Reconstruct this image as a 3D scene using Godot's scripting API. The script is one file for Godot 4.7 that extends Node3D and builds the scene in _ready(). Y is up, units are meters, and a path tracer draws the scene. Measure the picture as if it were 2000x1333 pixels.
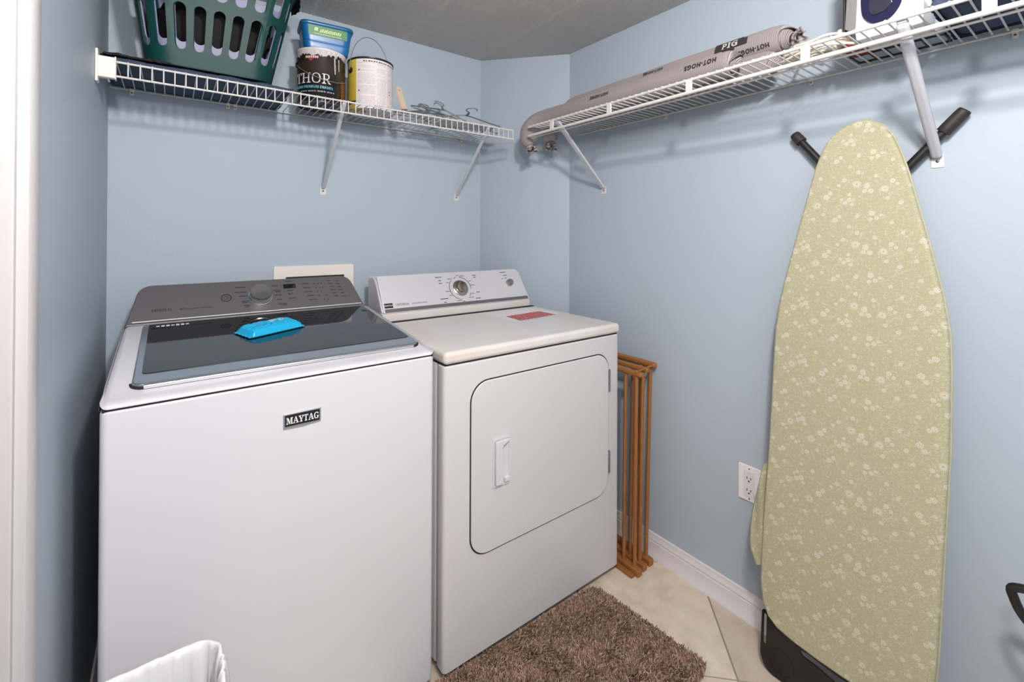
extends Node3D
# A small laundry room seen from its doorway: washer, dryer, two wire shelves, ironing board.

const W := 1.688        # right wall
const H := 2.124        # ceiling
const SH := 1.7224      # left shelf height
const SR := 1.7253      # right shelf height
const SX := 1.396       # front of right shelf
const WIRE := 0.0254

var mats := {}
var used := {}
var rng := RandomNumberGenerator.new()

# ---------------------------------------------------------------- mesh builder
class MB:
	var v := PackedVector3Array()
	var n := PackedVector3Array()
	var u := PackedVector2Array()
	var i := PackedInt32Array()

	func quad(a: Vector3, b: Vector3, c: Vector3, d: Vector3) -> void:  # counter-clockwise seen from outside
		var nn := (b - a).cross(c - a)
		if nn.length_squared() < 1e-16:
			nn = (c - a).cross(d - a)
		nn = nn.normalized()
		var k := v.size()
		for p in [a, b, c, d]:
			v.append(p)
			n.append(nn)
		u.append_array(PackedVector2Array([Vector2(0, 1), Vector2(1, 1), Vector2(1, 0), Vector2(0, 0)]))
		i.append_array(PackedInt32Array([k, k + 2, k + 1, k, k + 3, k + 2]))

	func tri(a: Vector3, b: Vector3, c: Vector3, nn: Vector3) -> void:
		var k := v.size()
		for p in [a, b, c]:
			v.append(p)
			n.append(nn)
			u.append(Vector2(p.x, -p.y))
		if (b - a).cross(c - a).dot(nn) > 0.0:
			i.append_array(PackedInt32Array([k, k + 2, k + 1]))
		else:
			i.append_array(PackedInt32Array([k, k + 1, k + 2]))

	# rows of points; normal is d(row index) x d(column index), or the other way with flip
	func grid(rows: Array, flip := false, wrap_cols := false, wrap_rows := false, uvs: Array = []) -> void:
		var nr := rows.size()
		var nc: int = rows[0].size()
		var k := v.size()
		for r in nr:
			for c in nc:
				var r0 := r - 1
				var r1 := r + 1
				if r0 < 0: r0 = nr - 2 if wrap_rows else 0
				if r1 >= nr: r1 = 1 if wrap_rows else nr - 1
				var c0 := c - 1
				var c1 := c + 1
				if c0 < 0: c0 = nc - 2 if wrap_cols else 0
				if c1 >= nc: c1 = 1 if wrap_cols else nc - 1
				var du: Vector3 = rows[r1][c] - rows[r0][c]
				var dv: Vector3 = rows[r][c1] - rows[r][c0]
				var nn := du.cross(dv)
				if nn.length_squared() < 1e-20:
					var rr := r0 if r1 >= nr - 1 and r == nr - 1 else r1
					dv = rows[rr][c1] - rows[rr][c0]
					nn = du.cross(dv)
					if nn.length_squared() < 1e-20: nn = Vector3.UP
				nn = nn.normalized()
				v.append(rows[r][c])
				n.append(-nn if flip else nn)
				u.append(uvs[r][c] if uvs.size() else Vector2(float(c) / maxf(1, nc - 1), float(r) / maxf(1, nr - 1)))
		for r in nr - 1:
			for c in nc - 1:
				var a := k + r * nc + c
				var b := a + nc
				if flip:
					i.append_array(PackedInt32Array([a, b, b + 1, a, b + 1, a + 1]))
				else:
					i.append_array(PackedInt32Array([a, b + 1, b, a, a + 1, b + 1]))

	# box with rounded edges
	func rbox(c: Vector3, s: Vector3, r := 0.0, b := Basis.IDENTITY, seg := 2) -> void:
		var h := s * 0.5
		r = minf(r, minf(h.x, minf(h.y, h.z)) * 0.999)
		for ax in 3:
			var a1 := (ax + 1) % 3
			var a2 := (ax + 2) % 3
			var l1 := _cuts(h[a1], r, seg)
			var l2 := _cuts(h[a2], r, seg)
			for sg in [-1.0, 1.0]:
				var k := v.size()
				for t1 in l1:
					for t2 in l2:
						var p := Vector3.ZERO
						p[ax] = h[ax] * sg
						p[a1] = t1
						p[a2] = t2
						var nn := Vector3.ZERO
						nn[ax] = sg
						if r > 0.0:
							var q := p.clamp(-(h - Vector3(r, r, r)), h - Vector3(r, r, r))
							nn = (p - q).normalized()
							p = q + nn * r
						v.append(c + b * p)
						n.append(b * nn)
						u.append(Vector2(t1 / (2 * h[a1]) + 0.5, 0.5 - t2 / (2 * h[a2])))
				for x in l1.size() - 1:
					for y in l2.size() - 1:
						var a := k + x * l2.size() + y
						var e := a + l2.size()
						if sg > 0:
							i.append_array(PackedInt32Array([a, e + 1, e, a, a + 1, e + 1]))
						else:
							i.append_array(PackedInt32Array([a, e, e + 1, a, e + 1, a + 1]))

	func _cuts(h: float, r: float, seg: int) -> Array:
		if r <= 0.0:
			return [-h, h]
		var l := []
		for k in seg + 1:
			l.append(-h + r - r * tan(PI / 4 * (1.0 - float(k) / seg)))
		for k in seg + 1:
			l.append(h - r + r * tan(PI / 4 * float(k) / seg))
		return l

	# round tube along a path; radius is one number or one per point
	func tube(path: Array, radius: Variant, seg := 8, caps := true, closed := false, squash := Vector2.ONE, vscale := 1.0, up := Vector3(0.13, 0.97, 0.21)) -> void:
		var m := path.size()
		var rows := []
		var uvs := []
		var x := Vector3.ZERO
		var dist := 0.0
		for k in m:
			var a: Vector3 = path[(k - 1 + m) % m if closed else maxi(0, k - 1)]
			var e: Vector3 = path[(k + 1) % m if closed else mini(m - 1, k + 1)]
			var t := (e - a).normalized()
			if k == 0:
				x = up.cross(t)
				if x.length() < 0.05: x = Vector3(1, 0, 0.1).cross(t)
			x = (x - t * x.dot(t)).normalized()
			var y := t.cross(x)
			var r: float = radius if radius is float else radius[k]
			if k: dist += (path[k] - path[k - 1]).length()
			var row := PackedVector3Array()
			var ur := PackedVector2Array()
			for s in seg + 1:
				var w := TAU * s / seg
				row.append(path[k] + (x * cos(w) * squash.x + y * sin(w) * squash.y) * r)
				ur.append(Vector2(float(s) / seg, dist * vscale))
			rows.append(row)
			uvs.append(ur)
		if closed:
			rows.append(rows[0])
			uvs.append(uvs[0])
		grid(rows, true, true, closed, uvs)
		if caps and not closed:
			for e in [0, m - 1]:
				var t: Vector3 = (path[0] - path[1]).normalized() if e == 0 else (path[m - 1] - path[m - 2]).normalized()
				for s in seg:
					tri(path[e], rows[e][s], rows[e][s + 1], t)

	# profile: Vector2(radius, height) from bottom to top, turned round y; xf places it
	func lathe(profile: Array, seg := 32, xf := Transform3D.IDENTITY, uvy := 1.0) -> void:
		var m := profile.size()
		for k in m - 1:
			var a: Vector2 = profile[k]
			var b: Vector2 = profile[k + 1]
			var d := (b - a).normalized()
			var nn := Vector2(d.y, -d.x)
			var na := nn
			var nb := nn
			if k > 0:
				var d0: Vector2 = (a - profile[k - 1]).normalized()
				if d0.dot(d) > 0.75: na = (Vector2(d0.y, -d0.x) + nn).normalized()
			if k < m - 2:
				var d1: Vector2 = (profile[k + 2] - b).normalized()
				if d1.dot(d) > 0.75: nb = (Vector2(d1.y, -d1.x) + nn).normalized()
			var q := v.size()
			for s in seg + 1:
				var w := TAU * s / seg
				var c := Vector3(sin(w), 0, cos(w))
				for e in 2:
					var p := a if e == 0 else b
					var pn := na if e == 0 else nb
					v.append(xf * (c * p.x + Vector3(0, p.y, 0)))
					n.append((xf.basis * (c * pn.x + Vector3(0, pn.y, 0))).normalized())
					u.append(Vector2(float(s) / seg, 1.0 - p.y * uvy))
			for s in seg:
				var e := q + s * 2
				i.append_array(PackedInt32Array([e, e + 1, e + 3, e, e + 3, e + 2]))

	# outline in local x,y extruded along local z from 0 to depth, with a rounded front edge (at z = depth)
	func prism(o: PackedVector2Array, depth: float, xf := Transform3D.IDENTITY, bevel := 0.0, back_bevel := 0.0, bseg := 2) -> void:
		if Geometry2D.is_polygon_clockwise(o):
			o = o.duplicate()
			o.reverse()
		var m := o.size()
		var vn := PackedVector2Array()
		for k in m:
			var a := o[(k - 1 + m) % m]
			var b := o[k]
			var c := o[(k + 1) % m]
			var n1 := (b - a).normalized()
			var n2 := (c - b).normalized()
			n1 = Vector2(n1.y, -n1.x)
			n2 = Vector2(n2.y, -n2.x)
			var s := n1 + n2
			vn.append(s / maxf(0.4, s.dot(n1)) if s.length() > 0.05 else n1)
		var rings := []   # [inset, z]
		if back_bevel > 0.0:
			for k in bseg + 1:
				var w := PI / 2 * k / bseg
				rings.append([back_bevel * (1.0 - sin(w)), back_bevel * (1.0 - cos(w))])
		else:
			rings.append([0.0, 0.0])
		if bevel > 0.0:
			for k in bseg + 1:
				var w := PI / 2 * k / bseg
				rings.append([bevel * (1.0 - cos(w)), depth - bevel * (1.0 - sin(w))])
		else:
			rings.append([0.0, depth])
		# sides: one strip per edge pair, smooth where the outline is smooth
		for k in m:
			var k2 := (k + 1) % m
			var e := (o[k2] - o[k]).normalized()
			var en := Vector2(e.y, -e.x)
			var ns := [en, en]
			for j in 2:
				var kk := k if j == 0 else k2
				var ee := (o[kk] - o[(kk - 1 + m) % m]).normalized() if j == 0 else (o[(kk + 1) % m] - o[kk]).normalized()
				if ee.dot(e) > 0.7: ns[j] = (en + Vector2(ee.y, -ee.x)).normalized()
			var q := v.size()
			for r in rings.size():
				var zn := 0.0
				if bevel > 0.0 and r >= rings.size() - bseg - 1:
					zn = sin(PI / 2 * (r - (rings.size() - bseg - 1)) / bseg)
				elif back_bevel > 0.0 and r <= bseg:
					zn = -cos(PI / 2 * r / bseg)
				var hn := sqrt(maxf(0.0, 1.0 - zn * zn))
				for j in 2:
					var kk := k if j == 0 else k2
					var p: Vector2 = o[kk] - vn[kk] * rings[r][0]
					v.append(xf * Vector3(p.x, p.y, rings[r][1]))
					n.append((xf.basis * Vector3(ns[j].x * hn, ns[j].y * hn, zn)).normalized())
					u.append(Vector2(p.x, -p.y))
			for r in rings.size() - 1:
				var a := q + r * 2
				i.append_array(PackedInt32Array([a, a + 3, a + 1, a, a + 2, a + 3]))
		for f in 2:
			var ins: float = rings[0][0] if f == 0 else rings[-1][0]
			var z: float = rings[0][1] if f == 0 else rings[-1][1]
			var po := PackedVector2Array()
			for k in m: po.append(o[k] - vn[k] * ins)
			var t := Geometry2D.triangulate_polygon(po)
			if t.is_empty():
				po = o
				t = Geometry2D.triangulate_polygon(po)
			var nn := (xf.basis * Vector3(0, 0, -1.0 if f == 0 else 1.0)).normalized()
			for k in range(0, t.size(), 3):
				tri(xf * Vector3(po[t[k]].x, po[t[k]].y, z), xf * Vector3(po[t[k + 1]].x, po[t[k + 1]].y, z), xf * Vector3(po[t[k + 2]].x, po[t[k + 2]].y, z), nn)
				for w in 3: u[u.size() - 3 + w] = Vector2(po[t[k + w]].x, -po[t[k + w]].y)

	# a filled flat ring (outer and inner outlines with the same number of points), extruded in z
	func frame(outer: PackedVector2Array, inner: PackedVector2Array, depth: float, xf := Transform3D.IDENTITY) -> void:
		var m := outer.size()
		for k in m:
			var l := (k + 1) % m
			var a := outer[k]
			var b := outer[l]
			var c := inner[k]
			var d := inner[l]
			for z in [depth]:
				quad(xf * Vector3(a.x, a.y, z), xf * Vector3(b.x, b.y, z), xf * Vector3(d.x, d.y, z), xf * Vector3(c.x, c.y, z))
			quad(xf * Vector3(a.x, a.y, 0), xf * Vector3(b.x, b.y, 0), xf * Vector3(b.x, b.y, depth), xf * Vector3(a.x, a.y, depth))
			quad(xf * Vector3(d.x, d.y, 0), xf * Vector3(c.x, c.y, 0), xf * Vector3(c.x, c.y, depth), xf * Vector3(d.x, d.y, depth))
			quad(xf * Vector3(b.x, b.y, 0), xf * Vector3(a.x, a.y, 0), xf * Vector3(c.x, c.y, 0), xf * Vector3(d.x, d.y, 0))

	# flat lettering, each vertex placed by a function of its (x, y, z)
	func text(s: String, size: float, depth: float, place: Callable, font := "Droid Sans", weight := 400) -> void:
		var f := SystemFont.new()
		f.font_names = PackedStringArray([font])
		f.font_weight = weight
		var t := TextMesh.new()
		t.text = s
		t.font = f
		t.font_size = 32
		t.pixel_size = size / 32.0
		t.depth = depth
		t.curve_step = 4.0
		var arr := t.get_mesh_arrays()
		var k := v.size()
		var vv: PackedVector3Array = arr[Mesh.ARRAY_VERTEX]
		var vn: PackedVector3Array = arr[Mesh.ARRAY_NORMAL]
		for j in vv.size():
			var p: Vector3 = place.call(vv[j])
			var p2: Vector3 = place.call(vv[j] + vn[j] * 0.0005)
			v.append(p)
			n.append((p2 - p).normalized())
			u.append(Vector2(vv[j].x, vv[j].y))
		for j in arr[Mesh.ARRAY_INDEX]: i.append(k + j)

	func mesh() -> ArrayMesh:
		var m := ArrayMesh.new()
		var a := []
		a.resize(Mesh.ARRAY_MAX)
		a[Mesh.ARRAY_VERTEX] = v
		a[Mesh.ARRAY_NORMAL] = n
		a[Mesh.ARRAY_TEX_UV] = u
		a[Mesh.ARRAY_INDEX] = i
		m.add_surface_from_arrays(Mesh.PRIMITIVE_TRIANGLES, a)
		return m

# ---------------------------------------------------------------- scene helpers
func numbered(called: String) -> String:
	var k: int = used.get(called, 0)
	used[called] = k + 1
	return called if k == 0 else "%s_%03d" % [called, k]

func meta(o: Node, label: String, category: String, group := "") -> void:
	o.set_meta("label", label)
	o.set_meta("category", category)
	if group: o.set_meta("group", group)

func thing(called: String, label: String, category: String, at := Vector3.ZERO, group := "") -> Node3D:
	var o := Node3D.new()
	o.name = numbered(called)
	add_child(o)
	o.position = at
	meta(o, label, category, group)
	return o

# a mesh given in world coordinates, hung under a parent (thing or part) that is not turned
func part(p: Node3D, called: String, mb: MB, mat: Material, label := "") -> MeshInstance3D:
	return part_mesh(p, called, mb.mesh(), mat, label, true)

func part_mesh(p: Node3D, called: String, me: Mesh, mat: Material, label := "", world := false) -> MeshInstance3D:
	var o := MeshInstance3D.new()
	o.name = called
	o.mesh = me
	o.material_override = mat
	o.cast_shadow = GeometryInstance3D.SHADOW_CASTING_SETTING_ON
	p.add_child(o, true)
	if world and p != self: o.position = -p.global_position
	if label: o.set_meta("label", label)
	return o

func struct(called: String, mb: MB, mat: Material) -> MeshInstance3D:
	var o := part(self, called, mb, mat)
	o.set_meta("kind", "structure")
	return o

func solo(called: String, mb: MB, mat: Material, label: String, category: String, group := "") -> MeshInstance3D:
	var o := part(self, numbered(called), mb, mat)
	meta(o, label, category, group)
	return o

func mat(c: Color, rough := 0.5, metal := 0.0, spec := 0.5) -> StandardMaterial3D:
	var m := StandardMaterial3D.new()
	m.albedo_color = c
	m.roughness = rough
	m.metallic = metal
	m.metallic_specular = spec
	return m

func c8(r: int, g: int, b: int) -> Color:
	return Color(r / 255.0, g / 255.0, b / 255.0)

func noise_tex(freq: float, ramp: Array = [], normal := false, bump := 4.0, size := 512, oct := 3, type := FastNoiseLite.TYPE_SIMPLEX_SMOOTH) -> NoiseTexture2D:
	var n := FastNoiseLite.new()
	n.noise_type = type
	n.frequency = freq
	n.fractal_octaves = oct
	n.seed = 7
	var t := NoiseTexture2D.new()
	t.width = size
	t.height = size
	t.seamless = true
	t.noise = n
	t.as_normal_map = normal
	t.bump_strength = bump
	if ramp.size():
		var g := Gradient.new()
		g.offsets = PackedFloat32Array(ramp[0])
		g.colors = PackedColorArray(ramp[1])
		t.color_ramp = g
	return t

func bumpy(m: StandardMaterial3D, freq: float, bump: float, scale: float, strength := 1.0, size := 512, oct := 3) -> StandardMaterial3D:
	m.normal_enabled = true
	m.normal_texture = noise_tex(freq, [], true, bump, size, oct)
	m.normal_scale = strength
	m.uv1_triplanar = true
	m.uv1_world_triplanar = true
	m.uv1_scale = Vector3.ONE * scale
	return m

func rrect(x0: float, y0: float, x1: float, y1: float, r: float, seg := 5) -> PackedVector2Array:
	var o := PackedVector2Array()
	var cs := [Vector2(x1 - r, y0 + r), Vector2(x1 - r, y1 - r), Vector2(x0 + r, y1 - r), Vector2(x0 + r, y0 + r)]
	for k in 4:
		for s in seg + 1:
			var w := -PI / 2 + PI / 2 * k + PI / 2 * s / seg
			o.append(cs[k] + Vector2(cos(w), sin(w)) * r)
	return o

func round_corners(p: Array, rs: Array, seg := 5) -> PackedVector2Array:
	var o := PackedVector2Array()
	var m := p.size()
	for k in m:
		var b: Vector2 = p[k]
		var r: float = rs[k]
		if r <= 0.0:
			o.append(b)
			continue
		var d1: Vector2 = (p[(k - 1 + m) % m] - b).normalized()
		var d2: Vector2 = (p[(k + 1) % m] - b).normalized()
		for s in seg + 1:
			var t := float(s) / seg
			var a := b + d1 * r
			var c := b + d2 * r
			o.append(a.lerp(b, t).lerp(b.lerp(c, t), t))
	return o

func smooth_path(p: Array, per := 6, closed := false) -> Array:
	var o := []
	var m := p.size()
	var last := m if closed else m - 1
	for k in last:
		var a: Vector3 = p[(k - 1 + m) % m] if closed else p[maxi(0, k - 1)]
		var b: Vector3 = p[k]
		var c: Vector3 = p[(k + 1) % m]
		var d: Vector3 = p[(k + 2) % m] if closed else p[mini(m - 1, k + 2)]
		for s in per: o.append(b.cubic_interpolate(c, a, d, float(s) / per))
	if not closed: o.append(p[m - 1])
	return o

func axes(x: Vector3, y: Vector3, z: Vector3, at: Vector3) -> Transform3D:
	return Transform3D(Basis(x, y, z), at)

# ---------------------------------------------------------------- the room
func _ready() -> void:
	rng.seed = 11
	# camera
	var cam := Camera3D.new()
	cam.name = "camera"
	var f := 892.55
	var near := 0.05
	cam.set_frustum(near * 1333.0 / f, Vector2(0, -(666.5 - 452.48) / f * near), near, 60.0)
	cam.position = Vector3(0.1616, 1.2619, 1.9181)
	cam.rotation = Vector3(0.0049, -0.6412, 0.004)
	add_child(cam)
	cam.current = true
	# surroundings: a closed interior
	var env := Environment.new()
	env.background_mode = Environment.BG_COLOR
	env.background_color = Color(0, 0, 0)
	env.tonemap_mode = Environment.TONE_MAPPER_LINEAR
	env.tonemap_exposure = 1.3
	env.sdfgi_enabled = true
	env.ssao_enabled = true
	env.ssil_enabled = true
	var we := WorldEnvironment.new()
	we.name = "world_environment"
	we.environment = env
	add_child(we)
	# lamps: a flush ceiling light, and an added globe for flash-like light near the camera
	make_materials()
	ceiling_lamp("ceiling_light", "round white flush ceiling light in the laundry room", Vector3(0.47, H, 1.97), 1.45, Color(1.0, 0.98, 0.965))
	added_globe_lamp(Vector3(0.15, 1.85, 2.02), 0.5, Color(1.0, 0.98, 0.97))

	build_shell()
	build_washer()
	build_dryer()
	build_left_shelf()
	build_right_shelf()
	build_ironing_board()
	build_drying_rack()
	build_rug()
	build_trash_can()
	build_shelf_things()
	build_right_shelf_things()
	build_small_things()

func ceiling_lamp(called: String, label: String, at: Vector3, energy: float, tint: Color) -> void:
	var t := thing(called, label, "light", at)
	var b := MB.new()
	b.lathe([Vector2(0.155, -0.001), Vector2(0.16, -0.003), Vector2(0.16, -0.022), Vector2(0.15, -0.026), Vector2(0.145, -0.02)], 40, Transform3D(Basis.IDENTITY, at))
	part(t, "base_ring", b, mats.white_metal)
	b = MB.new()
	b.lathe([Vector2(0.0, -0.085), Vector2(0.05, -0.082), Vector2(0.095, -0.07), Vector2(0.13, -0.048), Vector2(0.145, -0.022)], 40, Transform3D(Basis.IDENTITY, at))
	var g := mat(Color(1, 1, 1), 0.4)
	g.emission_enabled = true
	g.emission = tint
	g.emission_energy_multiplier = 2.0
	part(t, "diffuser", b, g)
	var l := OmniLight3D.new()
	l.name = "lamp"
	l.light_energy = energy
	l.light_color = tint
	l.light_size = 0.06
	l.omni_range = 12.0
	l.omni_attenuation = 2.0
	l.shadow_enabled = true
	t.add_child(l)
	l.position = Vector3(0, -0.062, 0)

func added_globe_lamp(at: Vector3, energy: float, tint: Color) -> void:
	var t := thing("added_globe_light", "added unseen white globe behind the camera, standing in for a flash-like light", "light", at)
	var b := MB.new()
	b.tube([at + Vector3(0, 0.05, 0), Vector3(at.x, H - 0.01, at.z)], 0.006, 8)
	b.lathe([Vector2(0, 0), Vector2(0.05, 0), Vector2(0.05, 0.012), Vector2(0.0, 0.02)], 24, Transform3D(Basis.IDENTITY, Vector3(at.x, H - 0.02, at.z)))
	part(t, "stem", b, mats.white_metal)
	b = MB.new()
	var pr := []
	for k in 13:
		var w := -PI / 2 + PI * k / 12
		pr.append(Vector2(0.055 * cos(w), 0.055 * sin(w)))
	b.lathe(pr, 24, Transform3D(Basis.IDENTITY, at))
	var g := mat(Color(1, 1, 1), 0.4)
	g.emission_enabled = true
	g.emission = tint
	g.emission_energy_multiplier = 2.0
	part(t, "globe_bulb", b, g)
	var l := OmniLight3D.new()
	l.name = "lamp"
	l.light_energy = energy
	l.light_color = tint
	l.light_size = 0.05
	l.omni_range = 12.0
	l.omni_attenuation = 2.0
	l.shadow_enabled = true
	t.add_child(l)

func make_materials() -> void:
	mats.wall = bumpy(mat(c8(172, 184, 195), 0.5, 0.0, 0.35), 0.03, 3.0, 5.0, 0.13)
	mats.ceiling = bumpy(mat(c8(246, 241, 236), 0.9), 0.06, 24.0, 2.6, 1.6, 1024, 3)
	mats.trim = mat(c8(218, 213, 214), 0.4)
	mats.casing = mat(c8(186, 182, 183), 0.45)  # white of the trim, darkened to offset strong light from the near lamp
	mats.grout = mat(c8(150, 138, 122), 0.9)
	mats.hall_wall = mat(c8(214, 208, 198), 0.8)
	mats.tiles = []
	for k in 3:
		var t := mat(Color(1, 1, 1), 0.38)
		var d := 0.03 * (k - 1)
		t.albedo_texture = noise_tex(0.008 + 0.002 * k, [[0.0, 0.45, 0.75, 1.0], [Color(0.74 + d, 0.68 + d, 0.60 + d), Color(0.80 + d, 0.745 + d, 0.675 + d), Color(0.82 + d, 0.765 + d, 0.70 + d), Color(0.86 + d, 0.81 + d, 0.75 + d)]], false, 4.0, 512, 5)
		t.uv1_triplanar = true
		t.uv1_world_triplanar = true
		t.uv1_scale = Vector3.ONE * 1.7
		mats.tiles.append(t)
	mats.white_metal = mat(c8(236, 235, 236), 0.35)
	mats.enamel = mat(c8(212, 210, 215), 0.28)
	mats.dryer_enamel = mat(c8(209, 205, 207), 0.3)
	var top := mat(Color(1, 1, 1), 0.3)
	top.albedo_texture = noise_tex(0.004, [[0.0, 0.35, 0.7, 1.0], [c8(214, 202, 194), c8(217, 211, 206), c8(217, 214, 213), c8(218, 217, 218)]], false, 4.0, 512, 4)
	top.uv1_triplanar = true
	top.uv1_scale = Vector3.ONE * 1.3
	mats.dryer_top = top
	mats.shelf_white = mat(c8(210, 206, 204), 0.4)
	mats.brace_shaded_white = mat(c8(190, 191, 198), 0.4)  # shelf white made greyer; the shade on the braces is in the colour
	mats.cream_plastic = mat(c8(232, 224, 215), 0.5)
	mats.dark_gap = mat(c8(28, 26, 25), 0.7)
	mats.black_plastic = mat(c8(22, 20, 20), 0.42)
	mats.rubber = mat(c8(38, 31, 30), 0.6)
	mats.black_paint = mat(c8(24, 20, 20), 0.25)
	mats.glass_black = mat(c8(17, 18, 22), 0.04, 0.0, 0.6)
	mats.steel = mat(c8(196, 200, 205), 0.28, 1.0)
	mats.chrome = mat(c8(225, 225, 225), 0.12, 1.0)
	mats.console = bumpy(mat(c8(120, 117, 119), 0.42, 0.55), 0.02, 1.0, 3.0, 0.05)
	mats.silver = mat(c8(222, 219, 223), 0.40, 0.35)
	mats.knob = mat(c8(200, 200, 200), 0.24, 1.0)
	mats.dark_knob = mat(c8(176, 170, 160), 0.25, 1.0)
	mats.print_dark = mat(c8(50, 46, 46), 0.6)
	mats.print_grey = mat(c8(108, 102, 104), 0.6)
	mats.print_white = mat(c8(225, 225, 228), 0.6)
	mats.red_print = mat(c8(178, 52, 46), 0.6)
	mats.label_white = mat(c8(232, 226, 226), 0.5)
	mats.navy_badge = mat(c8(20, 22, 36), 0.3)
	mats.wood = wood()
	mats.steel_wire = mat(c8(132, 136, 138), 0.4, 0.5)
	mats.screw = mat(c8(105, 98, 90), 0.4, 0.8)

func wood() -> StandardMaterial3D:
	var m := mat(Color(1, 1, 1), 0.45)
	var n := FastNoiseLite.new()
	n.frequency = 0.02
	n.seed = 3
	n.fractal_octaves = 3
	var im := Image.create(128, 512, false, Image.FORMAT_RGB8)
	for y in 512:
		for x in 128:
			var g := n.get_noise_2d(x * 5.0, y * 0.5) * 0.5 + 0.5
			var g2 := n.get_noise_2d(x * 22.0 + 99.0, y * 0.9) * 0.5 + 0.5
			var c := c8(140, 84, 40).lerp(c8(190, 132, 76), clampf(g * 0.7 + g2 * 0.4, 0, 1))
			im.set_pixel(x, y, c)
	m.albedo_color = c8(232, 226, 216)
	m.albedo_texture = ImageTexture.create_from_image(im)
	m.uv1_triplanar = true
	m.uv1_scale = Vector3(12, 2.5, 12)
	return m

func wallp(pts: Array, y0: float, y1: float) -> MB:
	var b := MB.new()
	var o := PackedVector2Array()
	for p in pts: o.append(Vector2(p[0], -p[1]))
	b.prism(o, y1 - y0, axes(Vector3(1, 0, 0), Vector3(0, 0, -1), Vector3(0, 1, 0), Vector3(0, y0, 0)))
	return b

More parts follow.
